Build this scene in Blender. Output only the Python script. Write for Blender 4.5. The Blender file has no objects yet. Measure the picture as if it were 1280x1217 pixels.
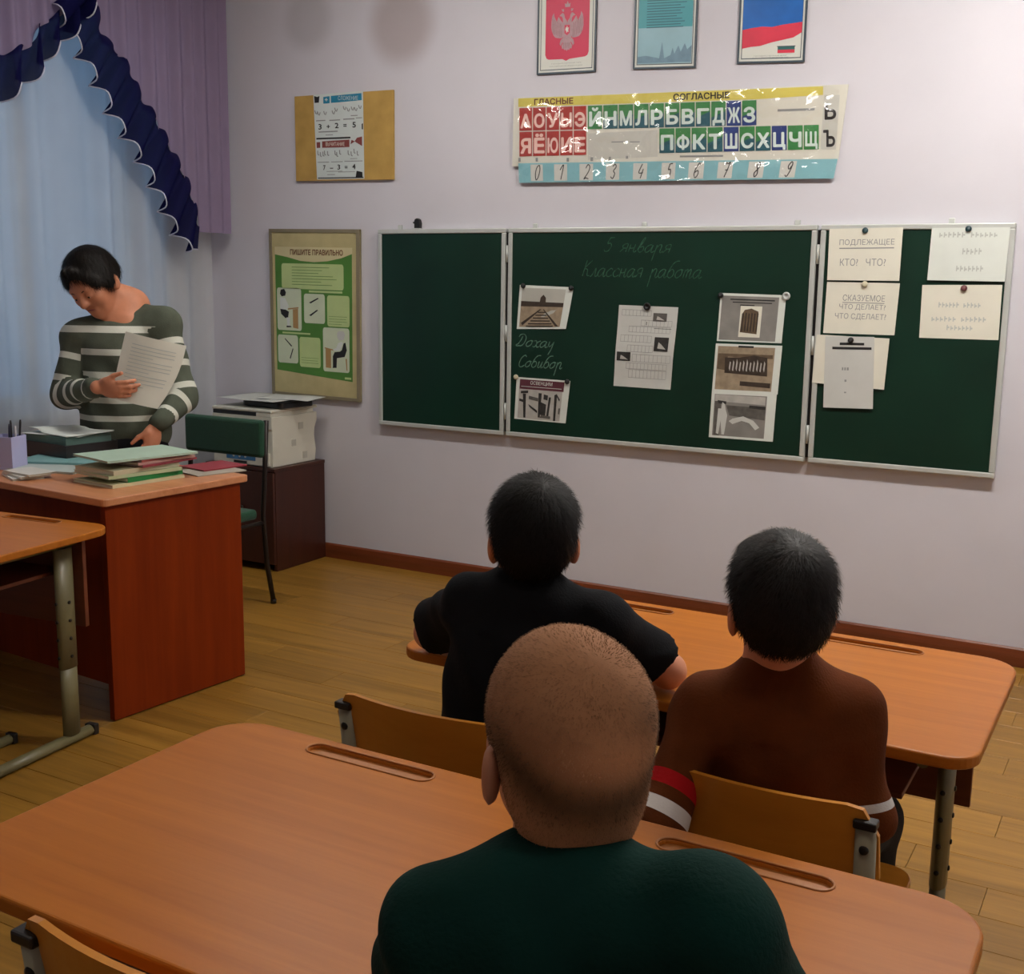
import bpy, bmesh, math, random
import numpy as np
from mathutils import Matrix, Vector, Euler

random.seed(7)
rng = np.random.default_rng(7)
scene = bpy.context.scene
C = scene.collection
PI = math.pi

# ---------------------------------------------------------------- camera
FPX = 1461.0
YAW, PITCH, ROLL = 0.514, -0.175, 0.014
CAM = np.array([3.611, -5.0, 1.52])


def cam_axes():
    cy, sy = math.cos(YAW), math.sin(YAW)
    f = np.array([-sy * math.cos(PITCH), cy * math.cos(PITCH), math.sin(PITCH)])
    r = np.array([cy, sy, 0.0])
    u = np.cross(r, f)
    return (math.cos(ROLL) * r + math.sin(ROLL) * u, -math.sin(ROLL) * r + math.cos(ROLL) * u, f)


AX = cam_axes()
cd = bpy.data.cameras.new('camera')
cam = bpy.data.objects.new('camera', cd)
C.objects.link(cam)
cd.sensor_fit = 'HORIZONTAL'
cd.sensor_width = 36.0
cd.lens = 36.0 * FPX / 1280.0
cd.clip_start = 0.05
mw = Matrix.Identity(4)
for i in range(3):
    mw[i][0] = AX[0][i]
    mw[i][1] = AX[1][i]
    mw[i][2] = -AX[2][i]
    mw[i][3] = CAM[i]
cam.matrix_world = mw
scene.camera = cam


def ray(u, v):
    return AX[0] * (u - 640) / FPX + AX[1] * (608.5 - v) / FPX + AX[2]


def onz(u, v, z):
    d = ray(u, v)
    return CAM + d * (z - CAM[2]) / d[2]


def ony(u, v, y):
    d = ray(u, v)
    return CAM + d * (y - CAM[1]) / d[1]


def onx(u, v, x):
    d = ray(u, v)
    return CAM + d * (x - CAM[0]) / d[0]


def dep(u, v, Z):
    return CAM + ray(u, v) * Z


# ---------------------------------------------------------------- world and exposure
scene.view_settings.view_transform = 'Standard'
scene.view_settings.look = 'None'
scene.view_settings.gamma = 1.0
scene.view_settings.use_curve_mapping = False
scene.view_settings.exposure = 0.14
WORLD_STRENGTH = 0.6
w = bpy.data.worlds.new('world')
scene.world = w
w.use_nodes = True
wn = w.node_tree
bg = wn.nodes['Background']
bg.inputs[0].default_value = (0.22, 0.42, 0.70, 1)
bg.inputs[1].default_value = WORLD_STRENGTH
# ceiling luminaires: (x, y, emission strength)
LAMPS = [(0.7, -1.35, 31.0), (3.3, -1.4, 92.0), (0.7, -4.0, 6.0), (3.6, -4.3, 10.0)]
CEIL = 3.2


# ---------------------------------------------------------------- materials
def lin(c):
    out = []
    for v in c[:3]:
        v = v / 255.0
        out.append(v / 12.92 if v <= 0.04045 else ((v + 0.055) / 1.055) ** 2.4)
    return (out[0], out[1], out[2], 1.0)


MATS = {}


def mat(name, rgb, rough=0.6, vary=0.08, scale=8.0, bump=0.0, bscale=None, metal=0.0, spec=0.5, alpha=None,
        coords='Object', stretch=(1, 1, 1), rgb2=None, sheen=0.0, trans=0.0):
    if name in MATS:
        return MATS[name]
    m = bpy.data.materials.new(name)
    m.use_nodes = True
    nt = m.node_tree
    b = nt.nodes['Principled BSDF']
    b.inputs['Roughness'].default_value = rough
    b.inputs['Metallic'].default_value = metal
    b.inputs['Specular IOR Level'].default_value = spec
    b.inputs['Sheen Weight'].default_value = sheen
    b.inputs['Transmission Weight'].default_value = trans
    tc = nt.nodes.new('ShaderNodeTexCoord')
    mp = nt.nodes.new('ShaderNodeMapping')
    mp.inputs['Scale'].default_value = stretch
    nt.links.new(tc.outputs[coords], mp.inputs['Vector'])
    nz = nt.nodes.new('ShaderNodeTexNoise')
    nz.inputs['Scale'].default_value = scale
    nz.inputs['Detail'].default_value = 4
    nt.links.new(mp.outputs['Vector'], nz.inputs['Vector'])
    mx = nt.nodes.new('ShaderNodeMix')
    mx.data_type = 'RGBA'
    a = lin(rgb)
    if rgb2 is None:
        mx.inputs[6].default_value = tuple(min(1, v * (1 - vary)) for v in a[:3]) + (1,)
        mx.inputs[7].default_value = tuple(min(1, v * (1 + vary)) for v in a[:3]) + (1,)
    else:
        mx.inputs[6].default_value = a
        mx.inputs[7].default_value = lin(rgb2)
    rp = nt.nodes.new('ShaderNodeMapRange')
    rp.inputs[1].default_value = 0.3
    rp.inputs[2].default_value = 0.7
    nt.links.new(nz.outputs['Fac'], rp.inputs[0])
    nt.links.new(rp.outputs[0], mx.inputs[0])
    nt.links.new(mx.outputs[2], b.inputs['Base Color'])
    if bump:
        nb = nt.nodes.new('ShaderNodeTexNoise')
        nb.inputs['Scale'].default_value = bscale or scale * 4
        nb.inputs['Detail'].default_value = 3
        nt.links.new(mp.outputs['Vector'], nb.inputs['Vector'])
        bp = nt.nodes.new('ShaderNodeBump')
        bp.inputs['Strength'].default_value = bump
        bp.inputs['Distance'].default_value = 0.004
        nt.links.new(nb.outputs['Fac'], bp.inputs['Height'])
        nt.links.new(bp.outputs[0], b.inputs['Normal'])
    if alpha is not None:
        b.inputs['Alpha'].default_value = alpha
    MATS[name] = m
    return m


def wood(name, rgb, rgb2, grain=(1.2, 22, 22), rough=0.35, spec=0.5, per_object=0.0):
    m = mat(name, rgb, rough=rough, rgb2=rgb2, scale=1.0, stretch=grain, spec=spec)
    nt = m.node_tree
    b = nt.nodes['Principled BSDF']
    mp = [n for n in nt.nodes if n.type == 'MAPPING'][0]
    nz = [n for n in nt.nodes if n.type == 'TEX_NOISE'][0]
    nz.inputs['Detail'].default_value = 8
    nz.inputs['Roughness'].default_value = 0.65
    nz.inputs['Distortion'].default_value = 0.4
    if per_object:
        oi = nt.nodes.new('ShaderNodeObjectInfo')
        sc = nt.nodes.new('ShaderNodeVectorMath')
        sc.operation = 'SCALE'
        sc.inputs[0].default_value = (37, 11, 5)
        nt.links.new(oi.outputs['Random'], sc.inputs['Scale'])
        nt.links.new(sc.outputs[0], mp.inputs['Location'])
        mx = [n for n in nt.nodes if n.type == 'MIX'][0]
        hs = nt.nodes.new('ShaderNodeHueSaturation')
        mr = nt.nodes.new('ShaderNodeMapRange')
        mr.inputs[3].default_value = 1 - per_object
        mr.inputs[4].default_value = 1 + per_object
        nt.links.new(oi.outputs['Random'], mr.inputs[0])
        nt.links.new(mr.outputs[0], hs.inputs['Value'])
        nt.links.new(mx.outputs[2], hs.inputs['Color'])
        nt.links.new(hs.outputs[0], b.inputs['Base Color'])
    return m


def emit_mat(name, rgb, strength):
    m = bpy.data.materials.new(name)
    m.use_nodes = True
    b = m.node_tree.nodes['Principled BSDF']
    b.inputs['Base Color'].default_value = (0.8, 0.8, 0.8, 1)
    b.inputs['Emission Color'].default_value = lin(rgb)
    b.inputs['Emission Strength'].default_value = strength
    return m


# ---------------------------------------------------------------- object helpers
WM = {}


def make_mesh(name, verts, faces, smooth=False):
    me = bpy.data.meshes.new(name)
    me.from_pydata([tuple(map(float, v)) for v in verts], [], [tuple(int(i) for i in f) for f in faces])
    me.update()
    if smooth:
        me.polygons.foreach_set('use_smooth', [True] * len(me.polygons))
    return me


def put(name, me, m, parent=None, world=False):
    o = bpy.data.objects.new(name, me)
    C.objects.link(o)
    if m is not None and not me.materials:
        me.materials.append(m)
    if parent is not None:
        o.parent = parent
        if world:
            o.matrix_parent_inverse = WM.get(parent.name, Matrix.Identity(4)).inverted()
    WM[o.name] = Matrix.Identity(4)
    return o


def thing(name, label, cat, loc=(0, 0, 0), rz=0.0, group=None):
    o = bpy.data.objects.new(name, None)
    C.objects.link(o)
    o.empty_display_size = 0.05
    o.location = loc
    o.rotation_euler = (0, 0, rz)
    WM[o.name] = Matrix.Translation(Vector(loc)) @ Matrix.Rotation(rz, 4, 'Z')
    tag(o, label, cat, group)
    return o


def tag(o, label, cat, group=None):
    o['label'] = label
    o['category'] = cat
    if group:
        o['group'] = group
    return o


def struct(name, me, m, parent=None):
    o = put(name, me, m, parent)
    if parent is None:
        o['kind'] = 'structure'
    return o


def copy_tree(o, parent=None):
    c = o.copy()
    C.objects.link(c)
    if parent is not None:
        c.parent = parent
    for ch in list(o.children):
        copy_tree(ch, c)
    return c


def box_mesh(name, x0, x1, y0, y1, z0, z1, bevel=0.0, seg=2, rot=None, loc=None):
    bm = bmesh.new()
    bmesh.ops.create_cube(bm, size=1.0)
    for v in bm.verts:
        v.co = Vector(((x0 + x1) / 2 + v.co.x * (x1 - x0), (y0 + y1) / 2 + v.co.y * (y1 - y0), (z0 + z1) / 2 + v.co.z * (z1 - z0)))
    if bevel > 0:
        bmesh.ops.bevel(bm, geom=list(bm.edges), offset=bevel, segments=seg, affect='EDGES', profile=0.5)
    if rot is not None:
        bmesh.ops.transform(bm, matrix=rot.to_4x4() if len(rot) == 3 else rot, verts=bm.verts)
    if loc is not None:
        bmesh.ops.translate(bm, vec=Vector(loc), verts=bm.verts)
    me = bpy.data.meshes.new(name)
    bm.to_mesh(me)
    bm.free()
    return me


def box(name, m, parent, x0, x1, y0, y1, z0, z1, bevel=0.003, **k):
    return put(name, box_mesh(name, x0, x1, y0, y1, z0, z1, bevel, **k), m, parent)


def tube_mesh(name, pts, r, n=10, rx=None, cap=True, closed=False, upref=(0, 0, 1)):
    """tube along pts; r number or list; rx = optional second half-axis (flat oval)"""
    P = np.asarray(pts, float)
    N = len(P)
    rr = np.full(N, r, float) if np.isscalar(r) else np.asarray(r, float)
    r2 = rr if rx is None else (np.full(N, rx, float) if np.isscalar(rx) else np.asarray(rx, float))
    verts, faces = [], []
    prev = None
    for i in range(N):
        if closed:
            t = P[(i + 1) % N] - P[i - 1]
        else:
            t = P[min(i + 1, N - 1)] - P[max(i - 1, 0)]
        t = t / (np.linalg.norm(t) + 1e-12)
        if prev is None:
            a = np.asarray(upref, float)
            if abs(a @ t) > 0.95:
                a = np.array([0, 1.0, 0]) if abs(t[1]) < 0.9 else np.array([1.0, 0, 0])
        else:
            a = prev
        a = a - (a @ t) * t
        a = a / (np.linalg.norm(a) + 1e-12)
        prev = a
        b = np.cross(t, a)
        for k in range(n):
            th = 2 * PI * k / n
            verts.append(P[i] + a * math.cos(th) * rr[i] + b * math.sin(th) * r2[i])
    segs = N if closed else N - 1
    for i in range(segs):
        j = (i + 1) % N
        for k in range(n):
            k2 = (k + 1) % n
            faces.append((i * n + k, i * n + k2, j * n + k2, j * n + k))
    if cap and not closed:
        faces.append(tuple(reversed(range(n))))
        faces.append(tuple(range((N - 1) * n, N * n)))
    return make_mesh(name, verts, faces, True)


def tube(name, m, parent, pts, r, world=False, **k):
    o = put(name, tube_mesh(name, pts, r, **k), m, parent, world)
    sharp_caps(o)
    return o


def sharp_caps(o):
    for p in o.data.polygons:
        if len(p.vertices) > 4:
            p.use_smooth = False


def lathe_mesh(name, prof, n=20, axis='Z'):
    verts, faces = [], []
    for r, z in prof:
        for k in range(n):
            th = 2 * PI * k / n
            verts.append((r * math.cos(th), r * math.sin(th), z))
    L = len(prof)
    for i in range(L - 1):
        for k in range(n):
            k2 = (k + 1) % n
            faces.append((i * n + k, i * n + k2, (i + 1) * n + k2, (i + 1) * n + k))
    faces.append(tuple(reversed(range(n))))
    faces.append(tuple(range((L - 1) * n, L * n)))
    if axis == 'Y-':
        verts = [(x, -z, y) for x, y, z in verts]
    return make_mesh(name, verts, faces, True)


def prism_mesh(name, poly, z0, z1, bevel=0.0, seg=2):
    bm = bmesh.new()
    lo = [bm.verts.new((x, y, z0)) for x, y in poly]
    f = bm.faces.new(lo)
    r = bmesh.ops.extrude_face_region(bm, geom=[f])
    vs = [e for e in r['geom'] if isinstance(e, bmesh.types.BMVert)]
    bmesh.ops.translate(bm, vec=(0, 0, z1 - z0), verts=vs)
    bmesh.ops.recalc_face_normals(bm, faces=bm.faces)
    if bevel:
        ed = [e for e in bm.edges if abs(e.verts[0].co.z - e.verts[1].co.z) < 1e-6]
        bmesh.ops.bevel(bm, geom=ed, offset=bevel, segments=seg, affect='EDGES', profile=0.5)
    me = bpy.data.meshes.new(name)
    bm.to_mesh(me)
    bm.free()
    return me


def round_rect(x0, x1, y0, y1, r, n=8):
    if np.isscalar(r):
        r = (r, r, r, r)
    pts = []
    for (cx, cy, a, q) in ((x1 - r[0], y1 - r[0], 0, r[0]), (x0 + r[1], y1 - r[1], 90, r[1]), (x0 + r[2], y0 + r[2], 180, r[2]), (x1 - r[3], y0 + r[3], 270, r[3])):
        for k in range(n + 1):
            th = math.radians(a + 90 * k / n)
            pts.append((cx + q * math.cos(th), cy + q * math.sin(th)))
    return pts


def catmull(pts, n=6, closed=False):
    P = np.asarray(pts, float)
    N = len(P)
    out = []
    rngi = range(N if closed else N - 1)
    for i in rngi:
        if closed:
            p0, p1, p2, p3 = P[i - 1], P[i], P[(i + 1) % N], P[(i + 2) % N]
        else:
            p0, p1, p2, p3 = P[max(i - 1, 0)], P[i], P[i + 1], P[min(i + 2, N - 1)]
        for k in range(n):
            t = k / n
            out.append(0.5 * ((2 * p1) + (-p0 + p2) * t + (2 * p0 - 5 * p1 + 4 * p2 - p3) * t * t + (-p0 + 3 * p1 - 3 * p2 + p3) * t ** 3))
    if not closed:
        out.append(P[-1])
    return np.array(out)


# ---------------------------------------------------------------- text
def fill_nonzero(loops):
    """trapezoids covering closed loops by the non-zero winding rule (font outlines may overlap themselves)"""
    sg = []
    for L in loops:
        for p, q in zip(L, np.roll(L, -1, axis=0)):
            if abs(p[1] - q[1]) > 1e-7:
                sg.append((p[0], p[1], q[0], q[1], 1) if p[1] < q[1] else (q[0], q[1], p[0], p[1], -1))
    sg = np.array(sg)
    ys = list(sg[:, 1]) + list(sg[:, 3])
    sl = (sg[:, 2] - sg[:, 0]) / (sg[:, 3] - sg[:, 1])
    for i in range(len(sg)):
        for j in range(i + 1, len(sg)):
            ds = sl[i] - sl[j]
            if abs(ds) < 1e-9:
                continue
            yy = ((sg[j, 0] - sl[j] * sg[j, 1]) - (sg[i, 0] - sl[i] * sg[i, 1])) / ds
            if max(sg[i, 1], sg[j, 1]) < yy < min(sg[i, 3], sg[j, 3]):
                ys.append(yy)
    ys = np.unique(np.round(ys, 5))
    V, F = [], []
    for ya, yb in zip(ys[:-1], ys[1:]):
        ym = (ya + yb) / 2
        ac = np.nonzero((sg[:, 1] <= ym) & (sg[:, 3] >= ym))[0]
        xm = sg[ac, 0] + sl[ac] * (ym - sg[ac, 1])
        wn, st = 0, None
        for k in ac[np.argsort(xm)]:
            w0 = wn
            wn += int(sg[k, 4])
            if w0 == 0 and wn != 0:
                st = k
            elif w0 != 0 and wn == 0:
                n = len(V)
                xa = lambda q, y_: sg[q, 0] + sl[q] * (y_ - sg[q, 1])
                V += [(xa(st, ya), ya), (xa(k, ya), ya), (xa(k, yb), yb), (xa(st, yb), yb)]
                F.append((n, n + 1, n + 2, n + 3))
    return V, F


def text_outline(s, bold=0.0, shear=0.0, space=1.0):
    cu = bpy.data.curves.new('t', 'FONT')
    cu.body = s
    cu.size = 1.0
    cu.shear = shear
    cu.space_character = space
    cu.resolution_u = 3
    cu.fill_mode = 'NONE'
    o = bpy.data.objects.new('t', cu)
    C.objects.link(o)
    me = o.to_mesh()
    co = np.array([v.co[:2] for v in me.vertices])
    brk = np.ones(len(co), bool)                 # loops are stored one after another, joined by edges (i, i + 1)
    for e in me.edges:
        i, j = sorted(e.vertices)
        if j == i + 1:
            brk[j] = False
    o.to_mesh_clear()
    bpy.data.objects.remove(o)
    bpy.data.curves.remove(cu)
    ix = list(np.nonzero(brk)[0]) + [len(co)]
    loops = sorted([co[p:q] for p, q in zip(ix[:-1], ix[1:]) if q - p > 2], key=lambda L: L[:, 0].min())
    groups = []
    for L in loops:
        if groups and L[:, 0].min() < groups[-1][1]:
            groups[-1][0].append(L)
            groups[-1][1] = max(groups[-1][1], L[:, 0].max())
        else:
            groups.append([[L], L[:, 0].max()])
    V, F = [], []
    for g_, _ in groups:
        v_, f_ = fill_nonzero(g_)
        F += [tuple(i + len(V) for i in f) for f in f_]
        V += v_
    V = np.array(V)
    global TXT_LAYER
    TXT_LAYER = np.zeros(len(V))
    if bold:
        n0 = len(V)
        TXT_LAYER = np.repeat(np.arange(9), n0) * .00004
        sh_ = [(0, 0), (bold, 0), (-bold, 0), (0, bold), (0, -bold), (bold * .7, bold * .7), (-bold * .7, -bold * .7), (bold * .7, -bold * .7), (-bold * .7, bold * .7)]
        F = [tuple(i + k * n0 for i in f) for k in range(len(sh_)) for f in F]
        V = np.concatenate([V + np.array(q_) for q_ in sh_])
    return V, F


class Sheet:
    """a rectangle hanging on a wall (plane y = const); a runs right 0..1, b runs down 0..1"""

    def __init__(s, corners, y, px=True, curl=None):
        s.P = [np.array(ony(u, v, y)) if px else np.array([u, y, v]) for u, v in corners]
        s.curl = curl
        s.w = np.linalg.norm(s.P[1] - s.P[0])
        s.h = np.linalg.norm(s.P[3] - s.P[0])

    def at(s, a, b, off=0.0):
        TL, TR, BR, BL = s.P
        p = (TL * (1 - a) + TR * a) * (1 - b) + (BL * (1 - a) + BR * a) * b
        c = s.curl(a, b) if s.curl else 0.0
        return p + np.array([0, -(off + c), 0])

    def base(s):
        return tuple((s.P[3] + s.P[2]) / 2)

    def body(s, name, m, parent, th=0.0012, n=8):
        g = n + 1
        V = [s.at(i / n, j / n, 0) for j in range(g) for i in range(g)] + [s.at(i / n, j / n, th) for j in range(g) for i in range(g)]
        F = []
        q = g * g
        for j in range(n):
            for i in range(n):
                a = j * g + i
                F.append((a, a + 1, a + g + 1, a + g))
                F.append((q + a, q + a + g, q + a + g + 1, q + a + 1))
        for i in range(n):
            F.append((i, q + i, q + i + 1, i + 1))
            k = n * g + i
            F.append((k, k + 1, q + k + 1, q + k))
            l = i * g
            F.append((l, l + g, q + l + g, q + l))
            r = i * g + n
            F.append((r, q + r, q + r + g, r + g))
        return put(name, make_mesh(name, V, F), m, parent, True)

    def rect(s, name, m, parent, a0, b0, a1, b1, off, n=6):
        V = [s.at(a0 + (a1 - a0) * i / n, b0 + (b1 - b0) * j / n, off) for j in range(n + 1) for i in range(n + 1)]
        F = [(j * (n + 1) + i, (j + 1) * (n + 1) + i, (j + 1) * (n + 1) + i + 1, j * (n + 1) + i + 1) for j in range(n) for i in range(n)]
        return put(name, make_mesh(name, V, F), m, parent, True)

    def poly(s, name, m, parent, polys, off):
        if 1 < len(polys) <= 8:
            return [s.poly(name, m, parent, [p], off + .00006 * i) for i, p in enumerate(polys)][0]
        V, F = [], []
        for i, p in enumerate(polys):
            k = len(V)
            V += [s.at(a, b, off + .00002 * (i % 9)) for a, b in p]
            F.append(tuple(range(k, k + len(p))))
        me = make_mesh(name, V, F)
        o = put(name, me, m, parent, True)
        if len(polys) > 1:
            o['kind'] = 'stuff'
        return o

    def rects(s, name, m, parent, rs, off):
        return s.poly(name, m, parent, [[(a0, b0), (a0, b1), (a1, b1), (a1, b0)] for a0, b0, a1, b1 in rs], off)

    def text(s, name, m, parent, string, a0, b0, a1, b1, off, bold=0.0, shear=0.0):
        V, F = text_outline(string, bold, shear)
        lo, hi = V.min(0), V.max(0)
        t = (V - lo) / np.maximum(hi - lo, 1e-6)
        P = [s.at(a0 + (a1 - a0) * x, b1 + (b0 - b1) * y, off + l_) for (x, y), l_ in zip(t, TXT_LAYER)]
        return put(name, make_mesh(name, P, F), m, parent, True)

    def strokes(s, name, m, parent, lines, width, off):
        """ribbons; lines are lists of (a, b) points; width in metres"""
        V, F = [], []
        for ln in lines:
            W = np.array([s.at(a, b, off) for a, b in ln])
            n = len(W)
            for i in range(n):
                t = W[min(i + 1, n - 1)] - W[max(i - 1, 0)]
                t /= np.linalg.norm(t) + 1e-9
                nn = np.array([-t[2], 0, t[0]]) * width / 2
                V += [W[i] + nn, W[i] - nn]
            k = len(V) - 2 * n
            F += [(k + 2 * i, k + 2 * i + 1, k + 2 * i + 3, k + 2 * i + 2) for i in range(n - 1)]
        o = put(name, make_mesh(name, V, F), m, parent, True)
        if len(lines) > 2:
            o['kind'] = 'stuff'
        return o


GLYPH = {
    'а': (1.0, [[(.75, .8), (.5, 1), (.15, .75), (.05, .3), (.25, 0), (.55, .25), (.75, .9)], [(.75, .95), (.72, .2), (.85, 0), (1.05, .2)]]),
    'о': (.9, [[(.5, 1), (.15, .75), (.05, .3), (.3, 0), (.65, .3), (.7, .75), (.5, 1), (.8, .9)]]),
    'с': (.8, [[(.7, .8), (.45, 1), (.1, .6), (.1, .25), (.35, 0), (.75, .2)]]),
    'л': (.85, [[(0, .05), (.15, 0), (.35, .5), (.5, 1), (.55, .5), (.6, .1), (.75, 0), (.9, .2)]]),
    'н': (.9, [[(.1, 1), (.1, 0)], [(.1, .5), (.4, .5), (.6, .6)], [(.6, 1), (.6, .15), (.75, 0), (.9, .2)]]),
    'я': (.85, [[(.65, 0), (.65, 1), (.3, 1), (.15, .75), (.3, .5), (.65, .5)], [(.35, .5), (.05, 0)]]),
    'р': (.95, [[(.15, 1), (.15, -1.1)], [(.15, .5), (.4, 1), (.65, .9), (.65, .15), (.8, 0), (.95, .2)]]),
    'б': (.9, [[(1.0, 1.95), (.6, 1.9), (.3, 1.5), (.1, .7), (.1, .25), (.4, 0), (.7, .3), (.65, .8), (.4, 1), (.15, .7)]]),
    'т': (1.1, [[(.1, 1), (.1, 0)], [(.1, .6), (.3, 1), (.42, .9), (.42, 0)], [(.42, .6), (.65, 1), (.78, .9), (.78, .15), (.9, 0), (1.05, .2)]]),
    'в': (.85, [[(.1, .3), (.3, 1.5), (.45, 1.9), (.5, 1.6), (.2, .6), (.2, .2), (.45, 0), (.7, .3), (.6, .75), (.3, .6)]]),
    'и': (.9, [[(.05, .7), (.15, 1), (.12, .2), (.25, 0), (.45, .2), (.6, 1), (.58, .15), (.7, 0), (.9, .2)]]),
    'у': (.85, [[(.1, 1), (.12, .4), (.3, .2), (.5, .5), (.65, 1)], [(.65, 1), (.6, -.3), (.45, -1.1)]]),
    'х': (.9, [[(.05, .95), (.3, 1), (.45, .5), (.3, 0), (.05, .1)], [(.85, 1), (.6, .85), (.45, .5), (.6, 0), (.85, .1)]]),
    'К': (1.0, [[(.15, 1.9), (.1, 0)], [(.8, 1.9), (.15, 1.0), (.5, .8), (.65, .1), (.9, .1)]]),
    'Д': (1.2, [[(0, 1.45), (.15, 1.85), (.6, 1.9), (.95, 1.4), (.95, .6), (.7, .1), (.35, .05), (.1, .0), (.0, .2), (.2, .35), (.4, 1.0), (.45, 1.6)]]),
    'С': (1.05, [[(.9, 1.6), (.65, 1.9), (.25, 1.5), (.1, .7), (.25, .1), (.6, 0), (.95, .3)]]),
    '5': (1.0, [[(.75, 1.85), (.3, 1.8)], [(.3, 1.8), (.2, 1.05), (.5, 1.1), (.7, .7), (.55, .1), (.2, 0), (.05, .25)]]),
    ' ': (.8, []),
}
DIGIT = {
    '0': [[(.5, 1), (.2, .8), (.1, .35), (.3, 0), (.6, .2), (.75, .65), (.65, .95), (.5, 1)]],
    '1': [[(.15, .65), (.6, 1), (.45, 0)]],
    '2': [[(.15, .75), (.4, 1), (.7, .85), (.6, .5), (.1, .02), (.35, .08), (.75, .02)]],
    '3': [[(.2, .85), (.5, 1), (.7, .8), (.4, .55), (.65, .35), (.45, .02), (.1, .15)]],
    '4': [[(.45, 1), (.15, .4), (.75, .4)], [(.7, .65), (.5, 0)]],
    '5': [[(.75, 1), (.35, .97)], [(.35, .97), (.28, .58), (.55, .6), (.65, .3), (.4, 0), (.1, .12)]],
    '6': [[(.7, .9), (.5, 1), (.2, .6), (.15, .2), (.4, 0), (.65, .25), (.5, .5), (.2, .35)]],
    '7': [[(.15, .85), (.3, 1), (.5, .92), (.75, 1), (.4, 0)], [(.3, .5), (.7, .52)]],
    '8': [[(.5, .52), (.3, .75), (.5, 1), (.7, .8), (.5, .52), (.2, .25), (.35, 0), (.6, .2), (.5, .52)]],
    '9': [[(.68, .75), (.45, .5), (.25, .72), (.5, 1), (.7, .85), (.62, .35), (.4, 0), (.15, .1)]],
}


def cursive(text, slant=0.28):
    x, out = 0.0, []
    for ch in text:
        adv, st = GLYPH[ch]
        for s_ in st:
            q = catmull(s_, 5) if len(s_) > 2 else np.array(s_, float)
            out.append([(x + px_ + slant * py_, py_) for px_, py_ in q])
        x += adv
    return out, x


# ---------------------------------------------------------------- signed distance bodies
def _seg(P, a, b):
    ab = b - a
    t = np.clip(((P - a) @ ab) / max(float(ab @ ab), 1e-9), 0, 1)
    return t, P - (a + t[..., None] * ab)


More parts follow.
